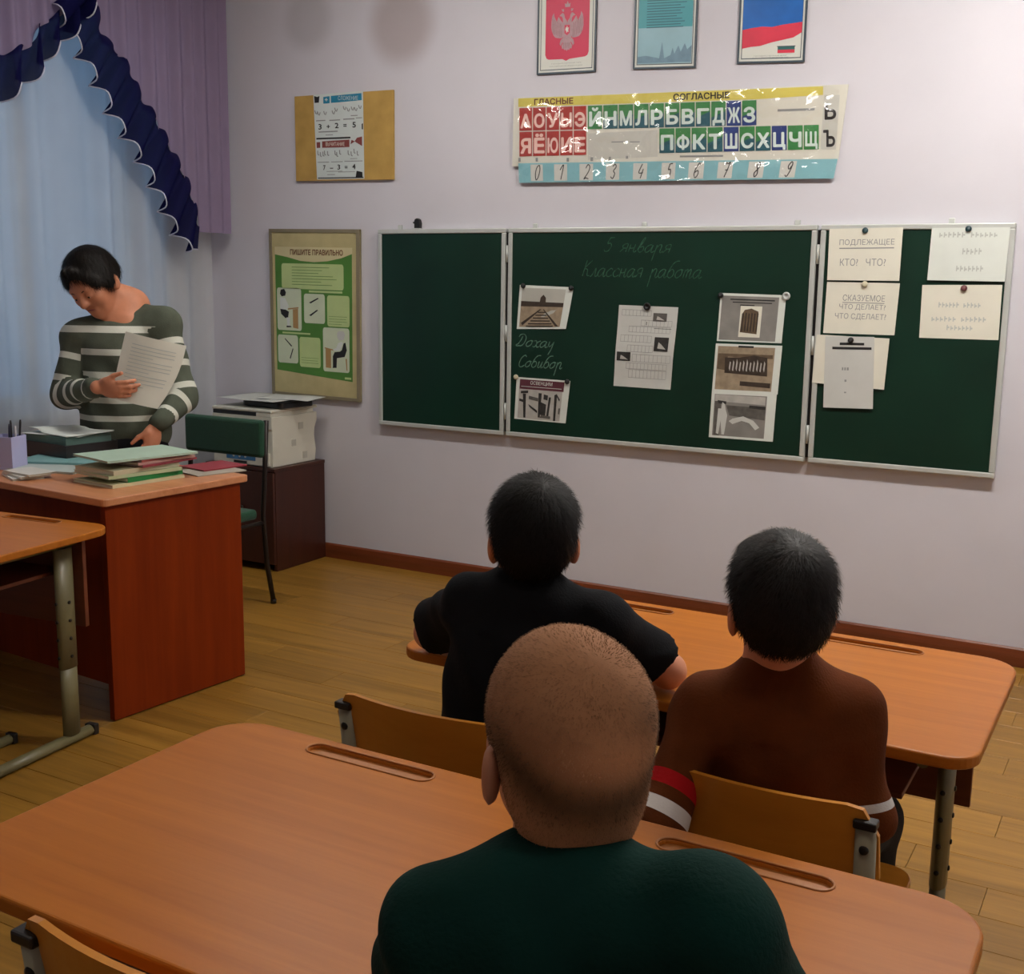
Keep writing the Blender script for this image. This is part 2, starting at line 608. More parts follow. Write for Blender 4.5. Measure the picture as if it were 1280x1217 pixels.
class Body:
    """smooth union of ellipsoids and tapered limbs, turned into one skin"""

    def __init__(s):
        s.p = []

    def ell(s, c, r, R=None, k=0.02, op='u', n=None):
        c = np.asarray(c, float)
        r = np.asarray(r, float)
        s.p.append(('e', c, r, None if R is None else np.asarray(R, float), k, op, c - r.max(), c + r.max()))
        return s

    def cone(s, a, b, ra, rb, k=0.02, op='u', flat=None, fs=1.0, ends='round'):
        a = np.asarray(a, float)
        b = np.asarray(b, float)
        m = max(ra, rb) * max(1, 1 / fs)
        s.p.append(('c', a, b, ra, rb, None if flat is None else np.asarray(flat, float), fs, ends, k, op,
                    np.minimum(a, b) - m, np.maximum(a, b) + m))
        return s

    def chain(s, pts, rad, k=0.02, **kw):
        for i in range(len(pts) - 1):
            s.cone(pts[i], pts[i + 1], rad[i], rad[i + 1], k=k, **kw)
        return s

    def mesh(s, name, h, smooth=1, noise=None):
        us = [q for q in s.p if q[-3] == 'u']
        lo = np.min([q[-2] for q in us], 0) - 3 * h
        hi = np.max([q[-1] for q in us], 0) + 3 * h
        n = np.ceil((hi - lo) / h).astype(int) + 1
        F = np.full(n, 1.0, np.float32)
        axs = [lo[i] + h * np.arange(n[i]) for i in range(3)]
        for q in s.p:
            k = q[-4]
            mg = k + 4 * h + 0.012
            i0 = np.maximum(np.floor((q[-2] - mg - lo) / h).astype(int), 0)
            i1 = np.minimum(np.ceil((q[-1] + mg - lo) / h).astype(int) + 1, n)
            if (i1 <= i0).any():
                continue
            sl = tuple(slice(i0[i], i1[i]) for i in range(3))
            G = np.stack(np.meshgrid(*[axs[i][sl[i]] for i in range(3)], indexing='ij'), -1)
            if q[0] == 'e':
                L = G - q[1]
                if q[3] is not None:
                    L = L @ q[3]
                k0 = np.linalg.norm(L / q[2], axis=-1)
                k1 = np.linalg.norm(L / q[2] ** 2, axis=-1)
                d = k0 * (k0 - 1) / np.maximum(k1, 1e-6)
            else:
                _, a, b, ra, rb, fl, fs, ends = q[:8]
                if fl is not None:
                    fl = fl / np.linalg.norm(fl)
                ab = b - a
                Ln = np.linalg.norm(ab)
                t = ((G - a) @ ab) / max(Ln * Ln, 1e-9)
                tc = np.clip(t, 0, 1)
                L = G - (a + tc[..., None] * ab)
                if fl is not None:
                    L = L + (L @ fl)[..., None] * fl * (1 / fs - 1)
                rad = ra + (rb - ra) * tc
                if ends == 'flat':
                    ax_ = np.maximum(-t, t - 1) * Ln
                    ru = ab / Ln
                    Lr = L - (L @ ru)[..., None] * ru
                    d = np.maximum(np.linalg.norm(Lr, axis=-1) - rad, ax_)
                else:
                    d = np.linalg.norm(L, axis=-1) - rad
            d = d.astype(np.float32)
            A = F[sl]
            if q[-3] == 'u':
                hh = np.maximum(k - np.abs(A - d), 0) / k
                F[sl] = np.minimum(A, d) - hh * hh * k * 0.25
            else:
                d = -d
                hh = np.maximum(k - np.abs(A - d), 0) / k
                F[sl] = np.maximum(A, d) + hh * hh * k * 0.25
        if noise is not None:
            near = np.argwhere(np.abs(F) < 0.04)
            pos = lo + near * h
            F[tuple(near.T)] += noise(pos).astype(np.float32)
        V, Q = surface_nets(F, lo, h)
        # a few laplacian passes
        if smooth and len(Q):
            e = np.concatenate([Q[:, [0, 1]], Q[:, [1, 2]], Q[:, [2, 3]], Q[:, [3, 0]]])
            nv = len(V)
            deg = np.bincount(e[:, 0], minlength=nv) + np.bincount(e[:, 1], minlength=nv)
            for _ in range(smooth):
                S = np.stack([np.bincount(e[:, 0], V[e[:, 1], i], nv) + np.bincount(e[:, 1], V[e[:, 0], i], nv) for i in range(3)], 1)
                V = 0.5 * V + 0.5 * S / np.maximum(deg, 1)[:, None]
        me = bpy.data.meshes.new(name)
        me.vertices.add(len(V))
        me.vertices.foreach_set('co', V.astype(np.float32).ravel())
        me.loops.add(len(Q) * 4)
        me.loops.foreach_set('vertex_index', Q.astype(np.int32).ravel())
        me.polygons.add(len(Q))
        me.polygons.foreach_set('loop_start', np.arange(0, len(Q) * 4, 4, dtype=np.int32))
        me.polygons.foreach_set('use_smooth', np.ones(len(Q), bool))
        me.update(calc_edges=True)
        me.validate()
        return me, V, Q


def surface_nets(F, lo, h):
    ins = F < 0
    n = np.array(F.shape)
    cnt = np.zeros(n - 1, np.uint8)
    for dx in (0, 1):
        for dy in (0, 1):
            for dz in (0, 1):
                cnt += ins[dx:n[0] - 1 + dx, dy:n[1] - 1 + dy, dz:n[2] - 1 + dz]
    act = np.argwhere((cnt > 0) & (cnt < 8))
    idx = np.full(n - 1, -1, np.int64)
    idx[tuple(act.T)] = np.arange(len(act))
    corners = np.array([(a, b, c) for a in (0, 1) for b in (0, 1) for c in (0, 1)])
    val = np.stack([F[act[:, 0] + c[0], act[:, 1] + c[1], act[:, 2] + c[2]] for c in corners], 1)
    acc = np.zeros((len(act), 3))
    num = np.zeros(len(act))
    for i in range(8):
        for j in range(i + 1, 8):
            if np.abs(corners[i] - corners[j]).sum() != 1:
                continue
            a, b = val[:, i], val[:, j]
            x = (a < 0) != (b < 0)
            t = np.where(x, a / np.where(x, a - b, 1), 0)
            p = corners[i] + t[:, None] * (corners[j] - corners[i])
            acc += np.where(x[:, None], p, 0)
            num += x
    V = lo + h * (act + acc / np.maximum(num, 1)[:, None])
    quads = []
    for ax in range(3):
        o1, o2 = (ax + 1) % 3, (ax + 2) % 3
        s0 = [slice(None)] * 3
        s1 = [slice(None)] * 3
        s0[ax] = slice(0, n[ax] - 1)
        s1[ax] = slice(1, n[ax])
        ch = ins[tuple(s0)] != ins[tuple(s1)]
        e = np.argwhere(ch)
        e = e[(e[:, o1] > 0) & (e[:, o2] > 0) & (e[:, o1] < n[o1] - 1) & (e[:, o2] < n[o2] - 1)]
        d1 = np.zeros(3, int)
        d1[o1] = 1
        d2 = np.zeros(3, int)
        d2[o2] = 1
        q = [idx[tuple((e - d1 - d2).T)], idx[tuple((e - d2).T)], idx[tuple(e.T)], idx[tuple((e - d1).T)]]
        q = np.stack(q, 1)
        flip = ~ins[tuple(e.T)]
        q[flip] = q[flip][:, ::-1]
        quads.append(q)
    Q = np.concatenate(quads)
    return V, Q[(Q >= 0).all(1)]


def float_attr(me, name, vals):
    a = me.attributes.new(name, 'FLOAT', 'POINT')
    a.data.foreach_set('value', np.asarray(vals, np.float32))

# ================================================================ THE ROOM
XL, XR, YB = -1.2, 5.2, -7.4
m_wall = mat('wall_paint', (208, 206, 214), rough=0.75, vary=0.03, scale=2.5, bump=0.05, bscale=60, spec=0.25)
m_ceil = mat('ceiling_paint', (225, 222, 218), rough=0.9, vary=0.02)
m_base = wood('baseboard_wood', (92, 44, 20), (126, 62, 30), grain=(1.5, 30, 30), rough=0.4)
m_floor = wood('laminate_oak', (120, 84, 24), (160, 116, 44), grain=(1.3, 26, 26), rough=0.38, per_object=0.12)
m_gap = mat('floor_underlay', (58, 40, 22), rough=0.9)


def add_wall_spots(m):
    """two soft round darker spots high up on the front wall"""
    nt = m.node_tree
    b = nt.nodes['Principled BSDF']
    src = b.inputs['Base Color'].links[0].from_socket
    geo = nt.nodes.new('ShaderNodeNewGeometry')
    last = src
    for (u, v, rad, k, col) in ((502, 30, 0.20, 0.55, (150, 132, 128)), (385, 25, 0.16, 0.35, (150, 146, 148))):  # darker round spots mixed into the wall colour, fading out at the rim
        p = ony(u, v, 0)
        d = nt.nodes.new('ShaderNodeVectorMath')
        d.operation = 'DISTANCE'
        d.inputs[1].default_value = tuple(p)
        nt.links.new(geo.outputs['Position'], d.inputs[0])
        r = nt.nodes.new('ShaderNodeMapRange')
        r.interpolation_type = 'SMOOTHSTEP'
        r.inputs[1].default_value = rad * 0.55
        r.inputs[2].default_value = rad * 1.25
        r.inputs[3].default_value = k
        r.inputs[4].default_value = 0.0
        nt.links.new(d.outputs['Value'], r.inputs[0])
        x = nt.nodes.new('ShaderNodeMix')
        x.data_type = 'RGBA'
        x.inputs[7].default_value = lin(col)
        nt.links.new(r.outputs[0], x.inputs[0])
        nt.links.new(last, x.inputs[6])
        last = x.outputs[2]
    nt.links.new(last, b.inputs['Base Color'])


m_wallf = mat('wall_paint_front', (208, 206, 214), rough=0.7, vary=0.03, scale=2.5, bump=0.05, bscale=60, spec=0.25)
add_wall_spots(m_wallf)

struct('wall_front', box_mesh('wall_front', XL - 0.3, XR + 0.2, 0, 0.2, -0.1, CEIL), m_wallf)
struct('wall_right', box_mesh('wall_right', XR, XR + 0.2, YB, 0, -0.1, CEIL), m_wall)
struct('wall_back', box_mesh('wall_back', XL - 0.3, XR + 0.2, YB - 0.2, YB, -0.1, CEIL), m_wall)
struct('ceiling', box_mesh('ceiling', XL - 0.3, XR + 0.2, YB - 0.2, 0.2, CEIL, CEIL + 0.15), m_ceil)

# left wall with a window opening
WY0, WY1, WZ0, WZ1 = -2.55, -0.42, 0.86, 2.86


def boxes_mesh(name, bs):
    V, F = [], []
    for x0, x1, y0, y1, z0, z1 in bs:
        k = len(V)
        V += [(x0, y0, z0), (x1, y0, z0), (x1, y1, z0), (x0, y1, z0), (x0, y0, z1), (x1, y0, z1), (x1, y1, z1), (x0, y1, z1)]
        F += [tuple(k + i for i in f) for f in ((0, 3, 2, 1), (4, 5, 6, 7), (0, 1, 5, 4), (1, 2, 6, 5), (2, 3, 7, 6), (3, 0, 4, 7))]
    return make_mesh(name, V, F)


wx0, wx1 = XL - 0.3, XL
struct('wall_left', boxes_mesh('wall_left', [(wx0, wx1, YB, WY0, -0.1, CEIL), (wx0, wx1, WY1, 0, -0.1, CEIL),
                                             (wx0, wx1, WY0, WY1, -0.1, WZ0), (wx0, wx1, WY0, WY1, WZ1, CEIL)]), m_wall)
m_wframe = mat('window_white', (225, 226, 222), rough=0.45, vary=0.02)
m_glass = bpy.data.materials.new('window_glass')
m_glass.use_nodes = True
_nt = m_glass.node_tree
_b = _nt.nodes['Principled BSDF']
_b.inputs['Base Color'].default_value = (0.9, 0.95, 1, 1)
_b.inputs['Roughness'].default_value = 0.03
_b.inputs['Alpha'].default_value = 0.12
win = bpy.data.objects.new('window_1', None)
C.objects.link(win)
win['kind'] = 'structure'
WM['window_1'] = Matrix.Identity(4)
fx0, fx1 = XL - 0.2, XL - 0.14
box('window_frame', m_wframe, win, fx0, fx1, WY0, WY1, WZ0, WZ0 + 0.06)
box('window_frame', m_wframe, win, fx0, fx1, WY0, WY1, WZ1 - 0.06, WZ1)
for yy in (WY0, (WY0 * 2 + WY1) / 3, (WY0 + 2 * WY1) / 3, WY1 - 0.06):
    box('mullion', m_wframe, win, fx0, fx1, yy, yy + 0.06, WZ0 + 0.06, WZ1 - 0.06)
_st = (WY1 - WY0) / 3
for i in range(3):
    box('pane', m_glass, win, fx0 + 0.025, fx0 + 0.031, WY0 + _st * i + 0.06, WY0 + _st * (i + 1), WZ0 + 0.06, WZ1 - 0.06, bevel=0)
box('window_sill', m_wframe, win, XL - 0.14, XL + 0.06, WY0 - 0.04, WY1 + 0.04, WZ0 - 0.035, WZ0 - 0.001)

# floor: sub floor plus single laminate planks
floor = struct('floor', box_mesh('floor', XL - 0.3, XR + 0.2, YB - 0.2, 0.2, -0.1, -0.012), m_gap)
PW, PL = 0.155, 1.2
plank_cache = {}


def plank(x0, x1, y0, y1):
    L = round(x1 - x0, 3)
    if L < 0.03:
        return
    key = (L, round(y1 - y0, 3))
    if key not in plank_cache:
        plank_cache[key] = box_mesh('plank', -L / 2, L / 2, -(y1 - y0) / 2, (y1 - y0) / 2, -0.012, 0.0, bevel=0.0012, seg=1)
    o = put('plank', plank_cache[key], m_floor, floor)
    o.location = ((x0 + x1) / 2, (y0 + y1) / 2, 0)


row = 0
y = -0.1105 + 2 * 0.0
offs = {}
while y > -5.6:
    # two seams are read from the photograph, the rest staggered
    o_ = {9: 3.297, 11: 3.115}.get(row, 3.2 + 0.41 * row * 1.0)
    x = o_ - PL * math.ceil((o_ - XL) / PL)
    while x < XR:
        plank(max(x, XL) + 0.0006, min(x + PL, XR) - 0.0006, y - PW + 0.0006, y - 0.0006)
        x += PL
    y -= PW
    row += 1
# strip against the front wall and the area behind the camera
x = XL
while x < XR:
    plank(x + 0.0006, min(x + PL, XR) - 0.0006, -0.1105 + 0.0006, -0.0006)
    x += PL
put('plank', box_mesh('plank', XL, XR, YB, y - 0.0006, -0.012, 0.0), m_floor, floor)

_bp = [(0, 0), (0, 0.075), (-0.008, 0.08), (-0.016, 0.072), (-0.02, 0.04), (-0.02, 0)]


def baseboard(name, along, a0, a1, m):
    V, F = [], []
    for t in (a0, a1):
        for q, z in _bp:
            V.append((t, q, z) if along == 'x' else (XL - q, t, z))
    n = len(_bp)
    for i in range(n):
        F.append((i, (i + 1) % n, n + (i + 1) % n, n + i))
    F += [tuple(range(n)), tuple(range(2 * n - 1, n - 1, -1))]
    return struct(name, make_mesh(name, V, F), m)


baseboard('baseboard_front', 'x', XL, XR, m_base)
baseboard('baseboard_left', 'y', YB, -0.02, m_base)

# ceiling luminaires (above the frame, they light the room)
m_house = mat('lamp_housing', (235, 235, 235), rough=0.5, vary=0.01)
for i, (lx, ly, st_) in enumerate(LAMPS):
    lab = ['long white ceiling lamp near the window and the board wall', 'long white ceiling lamp above the right half of the board',
           'long white ceiling lamp over the desks on the window side', 'long white ceiling lamp over the rear desks away from the window'][i]
    t = thing('ceiling_lamp', lab, 'lamp', (lx, ly, CEIL), 0, 'long ceiling lamps')
    box('housing', m_house, t, -0.62, 0.62, -0.1, 0.1, -0.05, -0.0005, bevel=0.006)
    box('diffuser', emit_mat('lamp_diffuser_%d' % i, (255, 250, 242), st_), t, -0.6, 0.6, -0.085, 0.085, -0.085, -0.05, bevel=0.02, seg=3)

# ================================================================ CURTAINS ON THE WINDOW WALL
def thin_cloth(name, rgb, transl, alpha, rough=0.9, weave=900):
    m = bpy.data.materials.new(name)
    m.use_nodes = True
    nt = m.node_tree
    for n_ in list(nt.nodes):
        nt.nodes.remove(n_)
    out = nt.nodes.new('ShaderNodeOutputMaterial')
    df = nt.nodes.new('ShaderNodeBsdfDiffuse')
    tl = nt.nodes.new('ShaderNodeBsdfTranslucent')
    tp = nt.nodes.new('ShaderNodeBsdfTransparent')
    tc = nt.nodes.new('ShaderNodeTexCoord')
    nz = nt.nodes.new('ShaderNodeTexNoise')
    nz.inputs['Scale'].default_value = 6
    nt.links.new(tc.outputs['Object'], nz.inputs['Vector'])
    mx = nt.nodes.new('ShaderNodeMix')
    mx.data_type = 'RGBA'
    a = lin(rgb)
    mx.inputs[6].default_value = tuple(v * 0.93 for v in a[:3]) + (1,)
    mx.inputs[7].default_value = tuple(min(1, v * 1.05) for v in a[:3]) + (1,)
    nt.links.new(nz.outputs['Fac'], mx.inputs[0])
    nt.links.new(mx.outputs[2], df.inputs['Color'])
    nt.links.new(mx.outputs[2], tl.inputs['Color'])
    s1 = nt.nodes.new('ShaderNodeMixShader')
    s1.inputs[0].default_value = transl
    nt.links.new(df.outputs[0], s1.inputs[1])
    nt.links.new(tl.outputs[0], s1.inputs[2])
    s2 = nt.nodes.new('ShaderNodeMixShader')
    s2.inputs[0].default_value = alpha
    nt.links.new(s1.outputs[0], s2.inputs[1])
    nt.links.new(tp.outputs[0], s2.inputs[2])
    nt.links.new(s2.outputs[0], out.inputs['Surface'])
    return m


m_tulle = thin_cloth('white_tulle', (226, 230, 232), 0.6, 0.22)
m_lav = thin_cloth('lavender_cloth', (158, 142, 170), 0.35, 0.0)
m_navy = thin_cloth('navy_organza', (26, 26, 74), 0.35, 0.06)
m_pipe = mat('silver_piping', (205, 205, 222), rough=0.5, vary=0.03)


def cloth_grid(name, ny, nz_, fn, m, parent):
    V = [fn(i / (ny - 1), j / (nz_ - 1)) for j in range(nz_) for i in range(ny)]
    F = [(j * ny + i, j * ny + i + 1, (j + 1) * ny + i + 1, (j + 1) * ny + i) for j in range(nz_ - 1) for i in range(ny - 1)]
    return put(name, make_mesh(name, V, F, True), m, parent)


_ph = rng.uniform(0, 2 * PI, 8)


def folds(yy, amp):
    return amp * (math.sin(yy * 27 + _ph[0] + 0.8 * math.sin(yy * 5 + _ph[1])) + 0.5 * math.sin(yy * 49 + _ph[2] + math.sin(yy * 9)) + 0.45 * math.sin(yy * 11 + _ph[3]))


tul = cloth_grid('tulle_curtain', 420, 26,
                 lambda a, b: (XL + 0.115 + folds(-2.95 + 2.85 * a, 0.022) * (0.75 + 0.25 * b), -2.95 + 2.85 * a, 0.03 + (2.99 - 0.03) * (1 - b)), m_tulle, None)
tag(tul, 'sheer white curtain hanging in folds across the whole window', 'curtain')

lamb = thing('lambrequin', 'lavender swagged valance edged with a pleated navy ruffle over the window', 'curtain', (XL + 0.1, -0.7, 1.65))
LX = XL + 0.215
out_r = [(112, -30), (118, 10), (126, 46), (141, 60), (162, 92), (172, 118), (190, 145), (210, 184), (230, 224), (240, 256), (246, 285)]
in_r = [(62, 10), (80, 40), (101, 78), (125, 122), (139, 151), (157, 178), (174, 206), (194, 246), (209, 280), (226, 305), (244, 316)]
out_l = [(116, -30), (95, -5), (66, 18), (48, 28), (38, 50), (10, 63), (-30, 74), (-80, 80)]
in_l = [(112, 5), (88, 38), (64, 58), (42, 92), (20, 104), (0, 126), (-38, 138), (-85, 146)]


def wallpath(px, x, n=10):
    return catmull([onx(u, v, x) for u, v in px], n)


def resample(P, n):
    d = np.r_[0, np.cumsum(np.linalg.norm(np.diff(P, axis=0), axis=1))]
    t = np.linspace(0, d[-1], n)
    return np.stack([np.interp(t, d, P[:, i]) for i in range(3)], 1)


def ruffle(outer, inner, pleats, name):
    N = pleats * 16 + 1
    O = resample(wallpath(outer, LX), N)
    I = resample(wallpath(inner, LX), N)
    t = np.linspace(0, 1, N)
    ph = 2 * PI * pleats * t
    rows = []
    for j, s_ in enumerate((0, 0.15, 0.35, 0.6, 0.8, 1.0)):
        P = O * (1 - s_) + I * s_
        P = P.copy()
        sq = np.tanh(1.6 * np.sin(ph)) / np.tanh(1.6)
        P[:, 0] += 0.02 + (0.012 + 0.036 * s_) * sq
        P[:, 2] += 0.018 * s_ * np.cos(ph) + (1 - s_) * 0.012 * np.sin(ph + 0.6)
        rows.append(P)
    V = np.concatenate(rows)
    F = [(j * N + i, j * N + i + 1, (j + 1) * N + i + 1, (j + 1) * N + i) for j in range(5) for i in range(N - 1)]
    rf = put(name, make_mesh(name, V, F, True), m_navy, lamb, True)
    hem = rows[-1].copy()
    put('piping', tube_mesh('piping', hem, 0.0035, n=6), m_pipe, rf, False)
    return O


O_r = ruffle(out_r, in_r, 10, 'ruffle')
O_l = ruffle(out_l, in_l, 7, 'ruffle')


def valance(O, y0, y1, name):
    o_ = O[np.argsort(O[:, 1])]

    def fn(a, b):
        yy = y0 + (y1 - y0) * a
        zb = float(np.interp(yy, o_[:, 1], o_[:, 2]))
        z = 3.02 + (zb - 0.02 - 3.02) * b
        return (LX + 0.012 + 0.018 * math.sin(yy * 70 + _ph[5]) * (1 - 0.3 * b) + 0.008 * math.sin(yy * 31 + _ph[6]), yy, z)
    V_me = [fn(i / 119, j / 13) for j in range(14) for i in range(120)]
    F = [(j * 120 + i, j * 120 + i + 1, (j + 1) * 120 + i + 1, (j + 1) * 120 + i) for j in range(13) for i in range(119)]
    put(name, make_mesh(name, V_me, F, True), m_lav, lamb, True)


valance(O_r, float(O_r[:, 1].min()), -0.06, 'valance_cloth')
valance(O_l, float(O_l[:, 1].min()), float(O_l[:, 1].max()), 'valance_cloth')
# curtain rail out of sight at the top
rail = tube('curtain_rail', mat('rail_white', (220, 220, 220), rough=0.4), None, [(XL + 0.13, -3.05, 3.06), (XL + 0.13, -0.02, 3.06)], 0.014)
tag(rail, 'white curtain rail at the top of the window wall', 'curtain rail')
for yy in (-2.9, -1.5, -0.12):
    tube('bracket', MATS['rail_white'], rail, [(XL + 0.001, yy, 3.06), (XL + 0.13, yy, 3.06)], 0.008)

# ================================================================ CHALKBOARD
m_green = mat('board_green', (10, 44, 32), rough=0.42, vary=0.18, scale=3.0, spec=0.35)
m_alu = mat('board_aluminium', (196, 200, 196), rough=0.42, vary=0.04, metal=0.25)
m_dark = mat('dark_plastic', (22, 22, 24), rough=0.4, vary=0.1)
m_chalk = mat('chalk_line', (88, 122, 106), rough=0.95, vary=0.35, scale=60)
m_chalk_dim = mat('chalk_line_faint', (50, 88, 70), rough=0.95, vary=0.45, scale=60)
YBF = -0.03           # writing face of the board
board = thing('chalkboard', 'wide dark green chalkboard in three aluminium framed panels on the front wall', 'chalkboard', (1.5, -0.001, 0.765))
ZB0, ZB1 = 0.765, 1.765
panels = [(0.0, 0.752), (0.768, 2.252), (2.268, 3.02)]
fw = 0.022
for k, (x0, x1) in enumerate(panels):
    bw = box('panel', m_green, board, x0 + fw * 0.6, x1 - fw * 0.6, -0.028, YBF + 0.0295, ZB0 + fw * 0.6, ZB1 - fw * 0.6, bevel=0)
    bw.parent = board
    bw.matrix_parent_inverse = WM[board.name].inverted()
    bw.data.transform(Matrix.Translation((0, -0.002, 0)))
    bw['label'] = ['empty green left wing of the board', 'green middle panel with faint chalk writing', 'green right wing hung with sheets'][k]
    for nm, (a0, a1, b0, b1) in (('frame_rail', (x0, x1, ZB1 - fw, ZB1)), ('frame_rail', (x0, x1, ZB0, ZB0 + fw)),
                                 ('frame_stile', (x0, x0 + fw, ZB0 + fw, ZB1 - fw)), ('frame_stile', (x1 - fw, x1, ZB0 + fw, ZB1 - fw))):
        o = put(nm, box_mesh(nm, a0, a1, -0.037, -0.002, b0, b1, 0.004), m_alu, bw)
for xh in (0.76, 2.26):
    for zh in (ZB0 + 0.12, ZB1 - 0.12, (ZB0 + ZB1) / 2):
        put('hinge', tube_mesh('hinge', [(xh, -0.03, zh - 0.04), (xh, -0.03, zh + 0.04)], 0.006, n=10), m_alu, board, True)
    put('hinge_strip', box_mesh('hinge_strip', xh - 0.008, xh + 0.008, -0.02, -0.002, ZB0 + 0.02, ZB1 - 0.02), m_dark, board, True)
for xs in (0.12, 0.9, 1.46, 2.16, 2.78):
    put('hanger_clip', box_mesh('hanger_clip', xs - 0.012, xs + 0.012, -0.012, -0.002, ZB1, ZB1 + 0.022, 0.003), m_alu, board, True)
mid = [o for o in board.children if o.name.startswith('panel')][1]


def chalk(text, u0, v0, u1, v1, xh, m, wd=0.0042):
    """cursive chalk line whose baseline runs from pixel (u0, v0) to (u1, v1); xh = x-height in metres"""
    a = ony(u0, v0, YBF)
    b = ony(u1, v1, YBF)
    ln, W = cursive(text)
    L = np.linalg.norm(b - a)
    d = (b - a) / L
    S = Sheet([(a[0], a[2]), (b[0], b[2]), (b[0], b[2] - 1), (a[0], a[2] - 1)], YBF - 0.001, px=False)
    lines = [[(px_ / W, -py_ * xh) for px_, py_ in l] for l in ln]
    return S.strokes('chalk_writing', m, mid, lines, wd, 0.0008)


chalk('5 января', 754, 314, 838, 316, 0.034, m_chalk_dim)
chalk('Классная работа', 727, 345, 876, 348, 0.038, m_chalk_dim)
chalk('Дохау', 645, 432, 692, 435, 0.030, m_chalk)
chalk('Собибор', 647, 458, 702, 461, 0.030, m_chalk)

# black clip on the top edge of the left wing
_p = ony(521, 283, -0.03)
clip = thing('board_clip', 'small black clip standing on the top edge of the left board wing', 'clip', (_p[0], -0.02, ZB1))
put('clip_body', prism_mesh('clip_body', [(-.016, 0), (.016, 0), (.018, .03), (.012, .048), (0, .054), (-.012, .05), (-.017, .036), (-.024, .036), (-.024, .03), (-.016, .026)], -0.012, 0.012, 0.003), m_dark, clip)
clip.children[0].rotation_euler = (PI / 2, 0, 0)
box('clip_foot', m_alu, clip, -0.026, 0.018, -0.014, 0.014, 0.0005, 0.005, bevel=0.001)

# ================================================================ SHEETS ON THE BOARD
m_paper = mat('paper_white', (214, 220, 214), rough=0.8, vary=0.03, scale=12)
m_paper2 = mat('paper_cream', (220, 218, 204), rough=0.8, vary=0.03, scale=12)
m_paper3 = mat('paper_grey', (196, 198, 194), rough=0.8, vary=0.03, scale=12)
m_print = mat('print_grey', (140, 142, 142), rough=0.8, vary=0.1)
m_print_l = mat('print_pale', (184, 189, 184), rough=0.8, vary=0.06)
m_ink = mat('print_black', (28, 28, 30), rough=0.7, vary=0.1)
m_brown = mat('print_sepia', (96, 80, 62), rough=0.8, vary=0.25, scale=30)
m_brown_d = mat('print_sepia_dark', (56, 45, 36), rough=0.8, vary=0.3, scale=40)
m_brown_l = mat('print_sepia_pale', (150, 134, 112), rough=0.8, vary=0.2, scale=30)
m_sky = mat('print_sky', (176, 176, 168), rough=0.8, vary=0.05)
m_maroon = mat('print_maroon', (88, 40, 52), rough=0.8, vary=0.1)
m_g1 = mat('print_photo_grey', (130, 128, 124), rough=0.7, vary=0.12, scale=14)
m_g2 = mat('print_photo_mid', (88, 86, 82), rough=0.7, vary=0.25, scale=40)
m_g3 = mat('print_photo_dark', (44, 43, 42), rough=0.7, vary=0.4, scale=50)
m_g4 = mat('print_photo_pale', (176, 174, 168), rough=0.7, vary=0.12, scale=30)


def paper(label, corners, m, name='paper_sheet', y=YBF, curl=None, th=0.0012, group='sheets pinned to the chalkboard'):
    S = Sheet(corners, y - 0.0005, curl=curl)
    t = thing(name, label, 'paper', S.base(), 0, group)
    S.body('sheet', m, t, th)
    return S, t


def corner_curl(k, a0=1.0, b0=1.0, rad=0.55):
    def f(a, b):
        d = math.hypot(a - a0, b - b0)
        return k * max(0.0, 1 - d / rad) ** 2
    return f


OFF = 0.0017


def blur_line(S, t, a0, b0, a1, b1, n):
    """lettering too faded to read: a row of pale smudges"""
    w_ = (a1 - a0) / n
    rs = []
    for i in range(n):
        if n > 10 and i == n // 2:
            continue
        x_ = a0 + i * w_
        j = rng.uniform(0, .25)
        rs += [(x_ + .1 * w_, b0 + j * (b1 - b0), x_ + .38 * w_, b1), (x_ + .38 * w_, b0 + (.3 + j) * (b1 - b0), x_ + .8 * w_, b0 + (.6 + j) * (b1 - b0))]
    return S.rects('faded_print', m_print_l, t, rs, OFF)


# 1 railway photo
S, t = paper('sepia photo of railway tracks leading to a gatehouse, upper left of the middle board', [(650, 356), (717, 359), (708, 411), (646, 411)], m_paper, 'photo_sheet', curl=lambda a, b: 0.012 * max(0, b - .4) * max(0, a - .3))
bp = S.rect('printed_photo', m_sky, t, .05, .06, .87, .95, OFF)
S.poly('photo_ground', m_brown_l, bp, [[(.05, .47), (.87, .47), (.87, .95), (.05, .95)][::-1]], OFF + .0004)
S.poly('photo_wall', m_brown_d, bp, [[(.05, .36), (.05, .48), (.87, .48), (.87, .38)], [(.41, .4), (.42, .27), (.47, .2), (.52, .27), (.53, .4)]], OFF + .0008)
S.poly('photo_tracks', m_brown_d, bp, [[(.43, .54), (.08, .86), (.11, .92), (.46, .54)], [(.49, .54), (.78, .94), (.84, .94), (.51, .54)]] +
       [[(.40 - .22 * q, .6 + .33 * q), (.40 - .22 * q, .625 + .335 * q), (.54 + .2 * q, .625 + .335 * q), (.54 + .2 * q, .6 + .33 * q)] for q in (0, .2, .4, .6, .8, .97)], OFF + .0012)
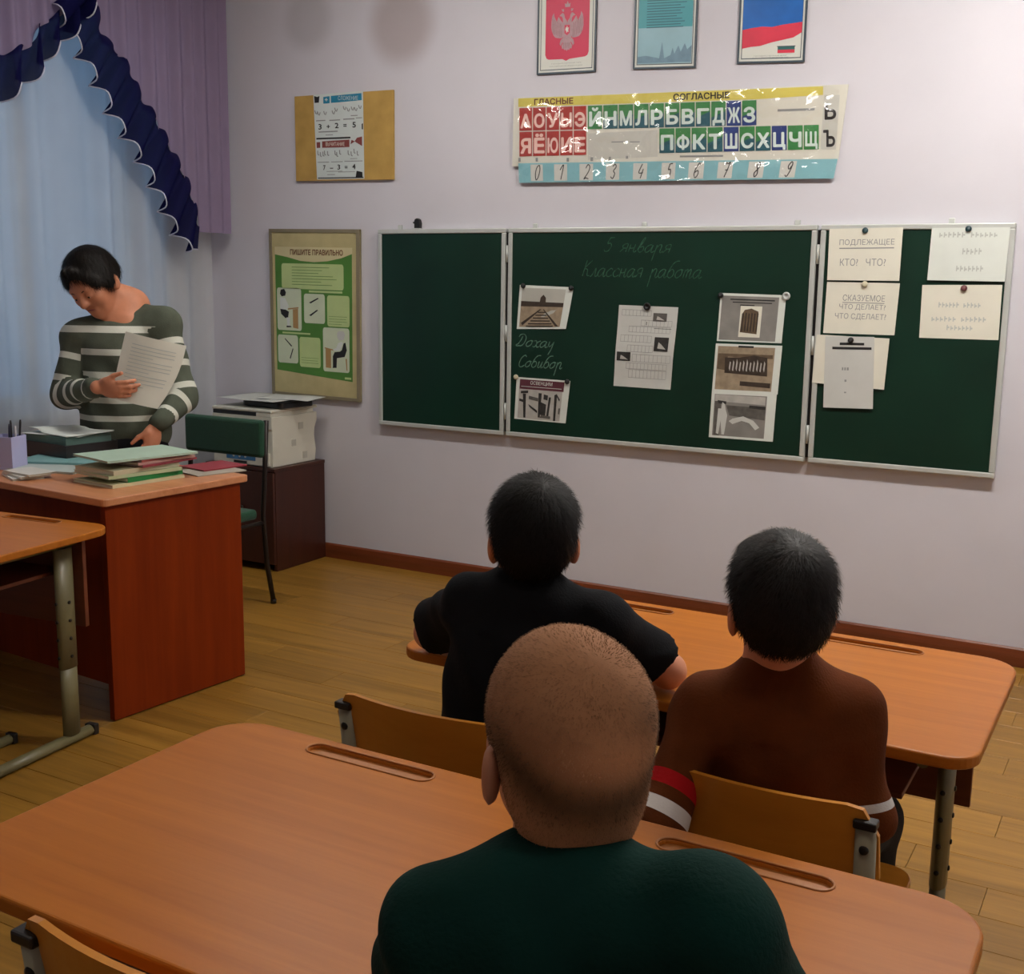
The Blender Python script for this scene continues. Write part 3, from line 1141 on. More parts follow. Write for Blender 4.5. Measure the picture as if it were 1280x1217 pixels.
# 2 page with maroon title
S, t = paper('printed page with a maroon title bar and grey photo, lower left of the middle board', [(646, 471), (713, 476), (707, 529), (643, 523)], m_paper, 'photo_sheet')
bp = S.rect('printed_photo', m_g4, t, .06, .05, .88, .97, OFF)
S.rect('title_bar', m_maroon, bp, .07, .04, .90, .27, OFF + .0004)
S.text('lettering', m_paper, bp, 'ОСВЕНЦИМ', .27, .07, .68, .17, OFF + .0008)
S.rects('title_rule', m_print_l, bp, [(.1, .2, .86, .215)], OFF + .0008)
S.poly('photo_shapes', m_g3, bp, [[(.1, .32), (.1, .38), (.24, .36), (.24, .3)], [(.14, .38), (.18, .95), (.22, .95), (.2, .38)], [(.44, .34), (.46, .92), (.5, .92), (.5, .34)],
       [(.26, .62), (.28, .68), (.44, .82), (.44, .76)], [(.08, .5), (.08, .56), (.2, .6), (.2, .54)], [(.64, .42), (.62, .9), (.66, .9), (.68, .42)], [(.74, .36), (.76, .97), (.8, .97), (.79, .4), (.84, .5), (.85, .46), (.78, .33)],
       [(.5, .55), (.5, .85), (.6, .88), (.6, .6)], [(.54, .36), (.54, .48), (.62, .5), (.62, .38)]], OFF + .0008)
S.poly('photo_shapes', m_g2, bp, [[(.26, .42), (.26, .5), (.44, .54), (.44, .46)], [(.52, .85), (.5, .92), (.7, .93), (.7, .87)], [(.84, .66), (.84, .8), (.87, .8), (.87, .66)]], OFF + .0012)
# 3 crossword sheet
S, t = paper('white crossword sheet with rows of empty boxes and three tiny photos, middle board', [(774, 381), (848, 384), (838, 487), (767, 482)], m_paper3, curl=lambda a, b: 0.006 * max(0, 1 - abs(b - .58) / .3))
lines_h, lines_v = [], []
for (a0, a1, b0, b1, n) in ((.06, .56, .05, .12, 8), (.4, .92, .17, .24, 8), (.2, .9, .25, .32, 11), (.07, .6, .36, .44, 8), (.2, .64, .48, .56, 7), (.3, .95, .59, .68, 9), (.2, .9, .70, .77, 11), (.25, .9, .78, .88, 10)):
    lines_h += [(a0, b0, a1, b0 + .004), (a0, b1, a1, b1 + .004)]
    lines_v += [(a0 + (a1 - a0) * i / n, b0, a0 + (a1 - a0) * i / n + .005, b1) for i in range(n + 1)]
S.rects('crossword_grid', m_print, t, lines_h + lines_v, OFF)
S.rects('crossword_mark', m_ink, t, [(.49, .19, .5, .23), (.63, .265, .92, .27)], OFF + .0004)
for q, mm in (((.6, .08, .83, .18), m_g2), ((.66, .37, .9, .54), m_g3), ((.03, .57, .27, .68), m_g3)):
    ph_ = S.rect('printed_photo', mm, t, *q, OFF + .0008)
    a0, b0, a1, b1 = q
    S.poly('photo_shapes', m_g4, ph_, [[(a0 + .3 * (a1 - a0), b0 + .35 * (b1 - b0)), (a0 + .25 * (a1 - a0), b0 + .8 * (b1 - b0)), (a0 + .85 * (a1 - a0), b0 + .85 * (b1 - b0)), (a0 + .5 * (a1 - a0), b0 + .5 * (b1 - b0))]], OFF + .0012)
# 4-6 column of photos
S, t = paper('grey sheet with a small photo of men, topmost of the photo column', [(901, 366), (983, 369), (977, 429), (896, 426)], m_paper, 'photo_sheet')
bp = S.rect('printed_photo', m_g1, t, .03, .05, .90, .97, OFF)
S.rects('caption', m_ink, bp, [(.16, .11, .84, .135), (.2, .17, .8, .19), (.32, .225, .54, .25)], OFF + .0004)
ip = S.rect('inset_photo', m_paper2, bp, .33, .25, .66, .9, OFF + .0004)
S.poly('photo_shapes', m_brown, ip, [[(.36, .42), (.35, .8), (.61, .83), (.61, .36), (.5, .3), (.4, .33)]], OFF + .0008)
S.poly('photo_shapes', m_brown_d, ip, [[(.37 + .045 * i, .40 - .02 * (i % 2)), (.365 + .045 * i, .78), (.385 + .045 * i, .78), (.39 + .045 * i, .40)] for i in range(6)], OFF + .0012)
S, t = paper('grey sheet with a photo of a standing crowd, middle of the photo column', [(895, 429), (978, 432), (972, 493), (890, 489)], m_paper, 'photo_sheet')
bp = S.rect('printed_photo', m_brown_l, t, .04, .05, .9, .95, OFF)
S.rects('caption', m_ink, bp, [(.35, .03, .58, .07)], OFF + .0004)
S.poly('photo_shapes', m_brown, bp, [[(.05, .22), (.05, .52), (.2, .55), (.2, .22)], [(.05, .2), (.05, .26), (.88, .28), (.88, .2)]], OFF + .0004)
S.poly('photo_shapes', m_brown_d, bp, [[(.16, .28), (.17, .6), (.82, .64), (.8, .26), (.6, .22), (.4, .27)], [(.42, .76), (.42, .85), (.88, .88), (.88, .78)]], OFF + .0008)
S.poly('photo_figures', m_g4, bp, [[(.24 + .052 * i, .36 - .03 * ((i * 7) % 3)), (.232 + .052 * i, .5 + .04 * (i % 2)), (.25 + .052 * i, .56), (.258 + .052 * i, .38)] for i in range(11)], OFF + .0012)
S, t = paper('grey sheet with a photo of a pale dog and figures, lowest of the photo column', [(890, 489), (971, 493), (966, 552), (886, 546)], m_paper, 'photo_sheet')
bp = S.rect('printed_photo', m_g1, t, .05, .05, .86, .95, OFF)
S.poly('photo_shapes', m_g4, bp, [[(.06, .06), (.06, .2), (.84, .24), (.84, .07)]], OFF + .0004)
S.poly('photo_shapes', m_g2, bp, [[(.24, .28), (.3, .5), (.85, .56), (.85, .3)], [(.06, .2), (.07, .95), (.16, .95), (.16, .2)]], OFF + .0004)
S.poly('photo_shapes', m_g3, bp, [[(.6, .26), (.6, .32), (.85, .34), (.85, .27)], [(.1, .18), (.12, .25), (.24, .26), (.24, .2)]], OFF + .0008)
S.poly('photo_figures', m_paper3, bp, [[(.12, .36), (.11, .9), (.15, .92), (.17, .62), (.2, .92), (.24, .92), (.27, .5), (.24, .38), (.22, .26), (.18, .22), (.17, .36)],
       [(.3, .62), (.36, .68), (.5, .6), (.62, .64), (.72, .78), (.78, .72), (.68, .58), (.52, .5), (.36, .56)]], OFF + .0012)
# 7-8 left column of the right wing
S, t = paper('white card lettered with an underlined noun term, top left of the right wing', [(1037, 286), (1129, 284), (1124, 351), (1034, 350)], m_paper2, 'word_card', y=YBF - .0075)
S.text('lettering', m_print, t, 'ПОДЛЕЖАЩЕЕ', .15, .21, .90, .34, OFF)
S.rects('underline', m_print, t, [(.15, .37, .9, .39)], OFF)
S.text('lettering', m_print, t, 'КТО?', .17, .58, .42, .72, OFF)
S.text('lettering', m_print, t, 'ЧТО?', .53, .58, .80, .72, OFF)
S, t = paper('glossy white card with three lettered lines, second card down on the right wing', [(1034, 352), (1125, 354), (1118, 419), (1029, 416)], m_paper2, 'word_card')
S.text('lettering', m_print, t, 'СКАЗУЕМОЕ', .24, .24, .82, .36, OFF)
S.rects('underline', m_print, t, [(.24, .385, .82, .40)], OFF)
S.text('lettering', m_print, t, 'ЧТО ДЕЛАЕТ?', .2, .42, .84, .54, OFF)
S.text('lettering', m_print, t, 'ЧТО СДЕЛАЕТ?', .15, .60, .86, .73, OFF)
# sheet behind and sheet in front, below
S, t = paper('cream sheet half hidden behind a smaller page, lower left of the right wing', [(1021, 418), (1112, 423), (1105, 487), (1015, 478)], m_paper2, y=YBF - .0075)
S, t = paper('small page with a bold heading in front of a cream sheet on the right wing', [(1032, 420), (1093, 421), (1091, 511), (1029, 509)], m_paper3, y=YBF - 0.0095)
S.rects('heading', m_ink, t, [(.3, .085, .8, .12), (.15, .145, .95, .18)], OFF)
S.rects('fine_print', m_print, t, [(.36, .43, .39, .47), (.41, .43, .44, .47), (.46, .43, .5, .47), (.42, .6, .46, .63), (.42, .77, .46, .79)], OFF)
# right column of the right wing
S, t = paper('white card with blurred pale lettering, top right of the right wing', [(1165, 285), (1263, 284), (1256, 352), (1159, 350)], m_paper, 'word_card', y=YBF - .0075)
blur_line(S, t, .1, .07, .86, .18, 13)
blur_line(S, t, .42, .38, .68, .5, 5)
blur_line(S, t, .36, .7, .72, .82, 7)
S, t = paper('white card with very faint lettering below another card at the far right', [(1153, 356), (1253, 356), (1248, 425), (1149, 422)], m_paper2, 'word_card')
blur_line(S, t, .22, .32, .76, .42, 12)
blur_line(S, t, .14, .58, .84, .68, 13)
blur_line(S, t, .34, .74, .68, .84, 7)

# magnets
MAG = [(654, 357, 'dark', 'dark round magnet on the top left corner of the railway photo'),
       (714, 360, 'dark', 'dark round magnet on the top right corner of the railway photo'),
       (645, 471, 'pale', 'pale round magnet on the top left corner of the maroon titled page'),
       (709, 477, 'dark', 'dark round magnet on the top right corner of the maroon titled page'),
       (809, 383, 'ring', 'black ring magnet at the top of the crossword sheet'),
       (901, 369, 'dark', 'dark round magnet on the top left corner of the photo column'),
       (983, 370, 'ringw', 'silver ring magnet on the top right corner of the photo column'),
       (1082, 288, 'teal', 'dark teal magnet on the top left card of the right wing'),
       (1081, 355, 'pale', 'cream magnet on the second card of the right wing'),
       (1064, 425, 'dark', 'black magnet on the small page with the bold heading'),
       (1211, 286, 'teal', 'dark teal magnet on the top right card of the right wing'),
       (1205, 360, 'wine', 'wine red magnet on the lower card at the far right')]
m_mag = {'dark': m_dark, 'pale': mat('magnet_cream', (190, 184, 158), rough=0.4), 'ring': m_dark, 'ringw': mat('magnet_silver', (176, 180, 178), rough=0.35),
         'teal': mat('magnet_teal', (22, 52, 60), rough=0.35), 'wine': mat('magnet_wine', (98, 52, 54), rough=0.4)}
for (u, v, kind, lab) in MAG:
    p = ony(u, v, YBF - 0.006)
    if kind.startswith('ring'):
        me = lathe_mesh('magnet', [(.006, 0), (.017, 0), (.018, .004), (.015, .008), (.009, .008), (.007, .004), (.0065, .003)], 18, 'Y-')
    else:
        me = lathe_mesh('magnet', [(.012, 0), (.0125, .003), (.0115, .007), (.007, .009), (.0, .0095)], 18, 'Y-')
    o = put('magnet', me, m_mag[kind])
    o.location = (p[0], YBF - (0.0115 if (u, v) == (1064, 425) else 0.0095 if v < 300 else 0.0045), p[2])
    tag(o, lab, 'magnet', 'round magnets on the chalkboard')

# ================================================================ ALPHABET STRIP
m_strip = mat('strip_white', (214, 212, 200), rough=0.5, vary=0.02)
m_strip_y = mat('strip_yellow', (214, 200, 92), rough=0.5, vary=0.05, scale=2)
m_strip_g = mat('strip_grey', (196, 196, 188), rough=0.5, vary=0.02)
m_lett_w = mat('letter_white', (212, 226, 222), rough=0.5, vary=0.02)
m_lett_p = mat('letter_pink', (236, 200, 190), rough=0.5, vary=0.02)
m_red = mat('tile_red', (168, 48, 40), rough=0.5, vary=0.06)
m_tg = mat('tile_green', (52, 128, 66), rough=0.5, vary=0.06)
m_tt = mat('tile_teal', (24, 84, 98), rough=0.5, vary=0.06)
m_tb = mat('tile_blue', (24, 52, 120), rough=0.5, vary=0.06)
m_digit_bg = mat('digit_strip_blue', (130, 184, 194), rough=0.5, vary=0.03)
m_card = mat('digit_card', (206, 206, 200), rough=0.6, vary=0.02)
m_film = bpy.data.materials.new('clear_film')
m_film.use_nodes = True
_nt = m_film.node_tree
for n_ in list(_nt.nodes):
    _nt.nodes.remove(n_)
_o = _nt.nodes.new('ShaderNodeOutputMaterial')
_g = _nt.nodes.new('ShaderNodeBsdfGlossy')
_g.inputs['Roughness'].default_value = 0.12
_t = _nt.nodes.new('ShaderNodeBsdfTransparent')
_x = _nt.nodes.new('ShaderNodeMixShader')
_tc = _nt.nodes.new('ShaderNodeTexCoord')
_nz = _nt.nodes.new('ShaderNodeTexNoise')
_nz.inputs['Scale'].default_value = 5.5
_nz.inputs['Detail'].default_value = 2
_bp2 = _nt.nodes.new('ShaderNodeBump')
_bp2.inputs['Strength'].default_value = 0.9
_bp2.inputs['Distance'].default_value = 0.11
_nt.links.new(_tc.outputs['Object'], _nz.inputs['Vector'])
_nt.links.new(_nz.outputs['Fac'], _bp2.inputs['Height'])
_nt.links.new(_bp2.outputs[0], _g.inputs['Normal'])
_x.inputs[0].default_value = 0.07
_nt.links.new(_t.outputs[0], _x.inputs[1])
_nt.links.new(_g.outputs[0], _x.inputs[2])
_nt.links.new(_x.outputs[0], _o.inputs['Surface'])

S = Sheet([(643, 123), (1061, 105.5), (1048, 200), (641, 208)], -0.010)
alpha = thing('alphabet_strip', 'long wall strip of coloured letter tiles above a blue row of handwritten digits', 'poster', (1.55, -0.001, 1.97))
S.body('backing_board', m_strip, alpha, th=0.006)
T = Sheet([(646, 123), (1058, 106), (1047, 199), (648, 204)], -0.0165)


def tpx(x, y_):   # zoom-crop pixel -> (a, b) of T   (crop origin 620,0 scale 2.783)
    u, v = 620 + x / 2.783, y_ / 2.783
    p = ony(u, v, -0.0165)
    TL, TR, BR, BL = T.P
    # invert the bilinear map by newton
    a, b = 0.5, 0.5
    for _ in range(8):
        f = T.at(a, b) - p
        ja = (TR - TL) * (1 - b) + (BR - BL) * b
        jb = (BL - TL) * (1 - a) + (BR - TR) * a
        M = np.array([[ja[0], jb[0]], [ja[2], jb[2]]])
        da = np.linalg.solve(M, -f[[0, 2]])
        a, b = a + da[0], b + da[1]
    return a, b


T.poly('yellow_band', m_strip_y, alpha, [[tpx(78, 342), tpx(78, 372), tpx(908, 345), tpx(1138, 330), tpx(1138, 300)]], .0004)
T.poly('sign_column', m_strip_g, alpha, [[tpx(1142, 330), tpx(1128, 520), tpx(1182, 520), tpx(1196, 330)]], .0004)
T.poly('blank_panel', m_strip_g, alpha, [[tpx(320, 464), tpx(320, 556), tpx(562, 545), tpx(562, 452)]], .0004)
T.rects('fine_print', m_print, alpha, [(lambda A, B: (min(A[0], B[0]), min(A[1], B[1]), max(A[0], B[0]), max(A[1], B[1])))(tpx(*q[:2]), tpx(*q[2:])) for q in
        ((980, 380, 1108, 384), (402, 492, 450, 495), (466, 492, 500, 495), (640, 541, 790, 545), (78, 549, 86, 562), (138, 549, 146, 562), (246, 549, 254, 562), (329, 547, 338, 560), (393, 545, 400, 557), (452, 542, 460, 552))], .0008)


def quad_text(sheet, name, m, parent, s_, q, off, bold=0.0, shear=0.0):
    """text stretched into the quad q = TL, TR, BR, BL given in (a, b)"""
    V, F = text_outline(s_, bold, shear)
    lo, hi = V.min(0), V.max(0)
    t_ = (V - lo) / np.maximum(hi - lo, 1e-6)
    q = [np.array(k) for k in q]
    P = []
    for (x_, y_), l_ in zip(t_, TXT_LAYER):
        ab = (q[0] * (1 - x_) + q[1] * x_) * y_ + (q[3] * (1 - x_) + q[2] * x_) * (1 - y_)
        P.append(sheet.at(ab[0], ab[1], off + l_))
    return put(name, make_mesh(name, P, F), m, parent, True)


quad_text(T, 'lettering', mat('letter_brown', (96, 40, 20), rough=0.5), alpha, 'ГЛАСНЫЕ', [tpx(133, 344), tpx(269, 339), tpx(269, 361), tpx(133, 366)], .0008, bold=.03)
quad_text(T, 'lettering', m_ink, alpha, 'СОГЛАСНЫЕ', [tpx(617, 326), tpx(812, 318), tpx(812, 342), tpx(617, 350)], .0008, bold=.03)


def topline(x):
    return 374 + (x - 80) * (346 - 374) / (908 - 80)


def midline(x):
    return 457 + (x - 80) * (432 - 457) / (1125 - 80)


def botline(x):
    return 546 + (x - 80) * (521 - 546) / (1125 - 80)


def tile(ch, x0, x1, ya, yb, m1, m2, ml):
    g = 2.0
    tl, tr, br, bl = (x0 + g, ya(x0) + g), (x1 - g, ya(x1) + g), (x1 - g, yb(x1) - g), (x0 + g, yb(x0) - g)
    q = [tpx(*p) for p in (tl, bl, br, tr)]
    V = [T.at(a, b, 0.0002) for a, b in q] + [T.at(a, b, 0.0012) for a, b in q]
    F = [(4, 5, 6, 7), (0, 1, 5, 4), (1, 2, 6, 5), (2, 3, 7, 6), (3, 0, 4, 7)]
    o = put('letter_tile', make_mesh('letter_tile', V, F), m1, alpha, True)
    if m2 is not None:
        T.poly('tile_corner', m2, o, [[q[1], q[2], (q[2][0] * .4 + q[3][0] * .6, q[2][1] * .4 + q[3][1] * .6), (q[0][0] * .35 + q[1][0] * .65, q[0][1] * .35 + q[1][1] * .65)]], .0015)
    h = yb(x0) - ya(x0)
    wd = x1 - x0
    y0a, y0b = ya(x0) + h * (.10 if ch in 'ЙЁ' else .27), ya(x0) + h * (.97 if ch in 'ЦЩД' else .88)
    sl = (ya(x1) - ya(x0)) / wd
    L0, L1 = x0 + wd * .12, x1 - wd * .1
    quad_text(T, 'letter', ml, o, ch, [tpx(L0, y0a + sl * (L0 - x0)), tpx(L1, y0a + sl * (L1 - x0)), tpx(L1, y0b + sl * (L1 - x0)), tpx(L0, y0b + sl * (L0 - x0))], .0019, bold=.035)
    return o


xs = np.linspace(80, 316, 6)
for i, ch in enumerate('АОУЫЭ'):
    tile(ch, xs[i], xs[i + 1], topline, midline, m_red, None, m_lett_p)
for i, ch in enumerate('ЯЁЮИЕ'):
    tile(ch, xs[i], xs[i + 1], midline, botline, m_red, None, m_lett_p)
xs = np.linspace(318, 908, 12)
c1 = [(m_tg, None)] + [(m_tg, m_tt)] * 8 + [(m_tb, None), (m_tg, m_tb)]
for i, ch in enumerate('ЙНМЛРБВГДЖЗ'):
    tile(ch, xs[i], xs[i + 1], topline, midline, c1[i][0], c1[i][1], m_lett_w)
xs = np.linspace(567, 1125, 11)
c2 = [(m_tg, m_tt)] * 4 + [(m_tb, None), (m_tg, m_tt), (m_tg, m_tt), (m_tb, None), (m_tg, None), (m_tg, None)]
for i, ch in enumerate('ПФКТШСХЦЧЩ'):
    tile(ch, xs[i], xs[i + 1], midline, botline, c2[i][0], c2[i][1], m_lett_w)
quad_text(T, 'lettering', m_ink, alpha, 'Ь', [tpx(1143, 358), tpx(1184, 356), tpx(1184, 415), tpx(1143, 417)], .0008, bold=.03)
quad_text(T, 'lettering', m_ink, alpha, 'Ъ', [tpx(1138, 452), tpx(1180, 450), tpx(1180, 510), tpx(1138, 512)], .0008, bold=.03)
D = Sheet([(648, 204), (1047, 198.5), (1042, 223), (649, 228.5)], -0.0185)
ds = D.body('digit_strip', m_digit_bg, alpha, th=0.0012)
dpos = [(126, 174), (218, 268), (315, 366), (414, 463), (513, 563), (614, 662), (708, 760), (807, 856), (908, 958), (1010, 1060)]
for i, (xa, xb) in enumerate(dpos):
    ua, ub = 620 + xa / 2.783, 620 + xb / 2.783
    a0, a1 = (ua - 648) / 397.0, (ub - 648) / 397.0
    cd_ = D.rect('digit_card', m_card, ds, a0, .08, a1, .92, .0016, n=1)
    W_ = a1 - a0
    ln = [[(a0 + W_ * (.28 + .6 * (x_ * .85 + .25 * y_)), .86 - .74 * y_) for x_, y_ in catmull(st_, 5)] if len(st_) > 2 else [(a0 + W_ * (.28 + .6 * (x_ * .85 + .25 * y_)), .86 - .74 * y_) for x_, y_ in st_] for st_ in DIGIT[str(i)]]
    D.strokes('digit', m_ink, ds, ln, 0.0045, .002)
# loose clear film over the strip
FS = Sheet([(644, 122), (1050, 107), (1045, 224), (646, 229.5)], -0.0215)
nF = 80
_pp = rng.uniform(0, 2 * PI, 12)


def film_off(a, b):
    return 0.004 + 0.0022 * math.sin(a * 31 + 4 * math.sin(b * 3 + _pp[0]) + _pp[1]) + 0.0018 * math.sin(a * 67 + b * 9 + _pp[2]) + 0.0016 * math.sin(b * 14 + a * 22 + _pp[3])


V = [FS.at(i / nF, j / 14, film_off(i / nF, j / 14)) for j in range(15) for i in range(nF + 1)]
F = [(j * (nF + 1) + i, (j + 1) * (nF + 1) + i, (j + 1) * (nF + 1) + i + 1, j * (nF + 1) + i + 1) for j in range(14) for i in range(nF)]  # faces the room
fo = put('clear_film', make_mesh('clear_film', V, F, True), m_film, alpha, True)
fo['label'] = 'crinkled glossy clear film cover'

# ================================================================ STATE SYMBOL POSTERS
m_pf = mat('poster_frame_dark', (58, 72, 84), rough=0.4, vary=0.08)
m_pw = mat('poster_white', (212, 214, 206), rough=0.45, vary=0.02)
m_crim = mat('shield_crimson', (196, 32, 74), rough=0.45, vary=0.05)
m_silver = mat('eagle_silver', (168, 132, 140), rough=0.45, vary=0.12, scale=60)
m_eag_d = mat('eagle_shade', (132, 60, 78), rough=0.5, vary=0.1)
m_tealp = mat('poster_teal', (60, 150, 160), rough=0.45, vary=0.1, scale=3)
m_tealp2 = mat('poster_teal_pale', (138, 176, 188), rough=0.45, vary=0.1, scale=5)
m_teal_d = mat('poster_teal_print', (36, 92, 108), rough=0.5, vary=0.1)
m_fb = mat('flag_blue', (20, 96, 176), rough=0.45, vary=0.15, scale=8)
m_fr = mat('flag_red', (206, 50, 74), rough=0.45, vary=0.12, scale=8)
ZT = 2.455 + 0.43


def wall_poster(label, bl, br, h):
    p0, p1 = ony(*bl, 0), ony(*br, 0)
    S = Sheet([(p0[0], p0[2] + h), (p1[0], p1[2] + h), (p1[0], p1[2]), (p0[0], p0[2])], -0.002, px=False)
    t = thing('wall_poster', label, 'poster', S.base(), 0, 'framed state symbol posters above the alphabet strip')
    S.body('backing', m_pw, t, th=0.004)
    for (a0, b0, a1, b1) in ((0, 0, .025, 1), (.975, 0, 1, 1), (.025, 0, .975, .018), (.025, .982, .975, 1)):
        V = []
        for off in (0.0, 0.008):
            V += [S.at(a0, b0, off), S.at(a1, b0, off), S.at(a1, b1, off), S.at(a0, b1, off)]
        put('frame_bar', make_mesh('frame_bar', V, [(0, 1, 2, 3), (7, 6, 5, 4), (0, 4, 5, 1), (1, 5, 6, 2), (2, 6, 7, 3), (3, 7, 4, 0)]), m_pf, t, True)
    S.rects('inner_line', m_pf, t, [(.055, .04, .066, .96), (.934, .04, .945, .96), (.055, .04, .945, .048), (.055, .952, .945, .96)], .0045)
    return S, t


H = 0.43
S, t = wall_poster('framed poster with a silver double headed eagle on a crimson shield', (672, 94), (745, 90), H)
# visible lower part is b from about .36 to 1 ; crop scale 5.818, origin 660,0
sh = S.poly('shield', m_crim, t, [[(.14, .08), (.14, .80), (.16, .835), (.2, .85), (.44, .853), (.5, .872), (.56, .853), (.82, .838), (.86, .825), (.88, .79), (.88, .08)]], .005)


def mir(p):
    return [(1.02 - a, b) for a, b in p][::-1]


wing = [(.46, .50), (.40, .46), (.36, .42), (.33, .47), (.29, .42), (.28, .38), (.25, .41), (.24, .46), (.235, .52), (.25, .57), (.28, .61), (.31, .63), (.34, .635), (.38, .64), (.42, .64), (.46, .60)]
head = [(.505, .47), (.47, .44), (.455, .40), (.43, .385), (.395, .40), (.375, .415), (.41, .42), (.43, .44), (.44, .50), (.47, .55)]
body_ = [(.44, .48), (.43, .60), (.45, .68), (.51, .71), (.57, .68), (.59, .60), (.58, .48)]
tail = [(.47, .66), (.42, .72), (.43, .75), (.455, .745), (.47, .765), (.49, .755), (.51, .775), (.53, .755), (.55, .765), (.565, .745), (.59, .75), (.60, .72), (.55, .66)]
leg_ = [(.45, .63), (.40, .66), (.385, .70), (.41, .72), (.43, .69), (.47, .67)]
S.poly('eagle', m_silver, sh, [wing, mir(wing), head, mir(head), body_, tail, leg_, mir(leg_)], .0054)
fe = []
for k in range(6):
    a = .255 + .028 * k
    fe.append([(a, .44 + .01 * k), (a + .012, .59 + .008 * k), (a + .017, .59 + .008 * k), (a + .006, .44 + .01 * k)])
S.poly('feather_lines', m_eag_d, sh, fe + [mir(f) for f in fe] + [[(.455 + .03 * k, .69), (.45 + .03 * k, .745), (.455 + .03 * k, .745), (.46 + .03 * k, .69)] for k in range(4)], .0058)
S.poly('breast_shield', m_crim, sh, [[(.465, .51), (.465, .59), (.51, .615), (.555, .59), (.555, .51)]], .0062)
S.poly('rider', m_pw, sh, [[(.48, .56), (.49, .53), (.50, .54), (.51, .515), (.52, .54), (.54, .535), (.53, .56), (.535, .585), (.52, .575), (.50, .59), (.495, .57)]], .0066)
S.poly('crown', m_silver, sh, [[(.47, .33), (.46, .29), (.49, .30), (.51, .27), (.53, .30), (.56, .29), (.55, .33)], [(.42, .37), (.41, .345), (.43, .35), (.45, .345), (.45, .375)], [(.57, .375), (.57, .345), (.59, .35), (.61, .345), (.6, .37)]], .0058)
S.text('lettering', m_print, t, 'ГОСУДАРСТВЕННЫЙ ГЕРБ', .25, .888, .76, .902, .0045)
S.text('lettering', m_print, t, 'РОССИЙСКОЙ ФЕДЕРАЦИИ', .22, .915, .78, .929, .0045)

S, t = wall_poster('framed teal poster with lines of verse over a pale skyline', (792, 87), (870, 85), H)
S.rect('teal_field', m_tealp, t, .07, .05, .93, .6, .005, n=1)
S.rect('pale_field', m_tealp2, t, .07, .6, .93, .95, .005, n=1)
_r = random.Random(3)
S.rects('verse_lines', m_teal_d, t, [(.2, .1 + .026 * i, .2 + .45 + .18 * _r.random(), .1 + .026 * i + .008) for i in range(20)], .0054)
S.poly('skyline', mat('skyline_grey', (104, 134, 152), rough=0.5, vary=0.15, scale=30), t, [[(.07, .94), (.07, .88), (.2, .87), (.36, .89), (.42, .9), (.46, .74), (.5, .9), (.6, .87), (.63, .8), (.66, .86), (.72, .78), (.76, .84), (.82, .76), (.86, .82), (.93, .78), (.93, .94)][::-1]], .0054)

S, t = wall_poster('framed poster of a waving white, blue and red flag', (922, 80), (1006, 78), H)
S.poly('flag_stripe', m_fb, t, [[(.06, .3), (.06, .685), (.2, .67), (.35, .66), (.5, .668), (.65, .65), (.94, .63), (.94, .28), (.6, .33), (.3, .27)]], .005)
fr_ = S.poly('flag_stripe', m_fr, t, [[(.06, .685), (.065, .86), (.2, .845), (.33, .84), (.5, .81), (.7, .785), (.82, .77), (.94, .725), (.94, .63), (.65, .65), (.5, .668), (.35, .66), (.2, .67)]], .005)
fl = S.rect('small_flag', m_pw, t, .60, .81, .85, .91, .005, n=1)
S.rects('flag_stripe', mat('flag_green', (44, 100, 100), rough=0.5), fl, [(.60, .852, .85, .88)], .0054)
S.rects('flag_stripe', m_fr, fl, [(.60, .88, .85, .91)], .0054)
S.rects('flag_edge', m_pf, fl, [(.59, .845, .86, .853)], .0056)
S.text('lettering', m_print, t, 'ГОСУДАРСТВЕННЫЙ ФЛАГ', .25, .925, .74, .939, .0045)
S.text('lettering', m_print, t, 'РОССИЙСКОЙ ФЕДЕРАЦИИ', .23, .948 - .005, .76, .957 - .003, .0045)

# ================================================================ ADDITION POSTER (ochre board with a white sheet)
m_ochre = mat('ochre_board', (184, 150, 84), rough=0.7, vary=0.14, scale=9, spec=0.2)
m_ochre_e = mat('ochre_board_edge', (130, 116, 90), rough=0.7, vary=0.1)
m_lblue = mat('sheet_pale_blue', (206, 216, 214), rough=0.5, vary=0.04)
m_cyan = mat('header_cyan', (36, 128, 160), rough=0.5, vary=0.08)
m_brownbar = mat('header_brown', (134, 70, 66), rough=0.5, vary=0.1)
S = Sheet([(370, 121), (493, 112.5), (493.5, 224.5), (372, 226.5)], -0.004)
t = thing('arithmetic_poster', 'ochre wall board with a white sheet of two sums, left of the alphabet strip', 'poster', S.base())
S.body('backing_board', m_ochre, t, th=0.012, n=2)
# crop 7: origin 340,100 scale 7.529, frame TL(225,155) TR(1150,95) BR(1152,935) BL(240,945)


def c7(x, y_):
    return ((x - 228) / 923.0, (y_ - (155 - 60 * (x - 228) / 923.0)) / (788 + 52 * (x - 228) / 923.0))


def c7r(x0, y0, x1, y1):
    a, b = c7(x0, y0), c7(x1, y1)
    return a[0], a[1], b[0], b[1]


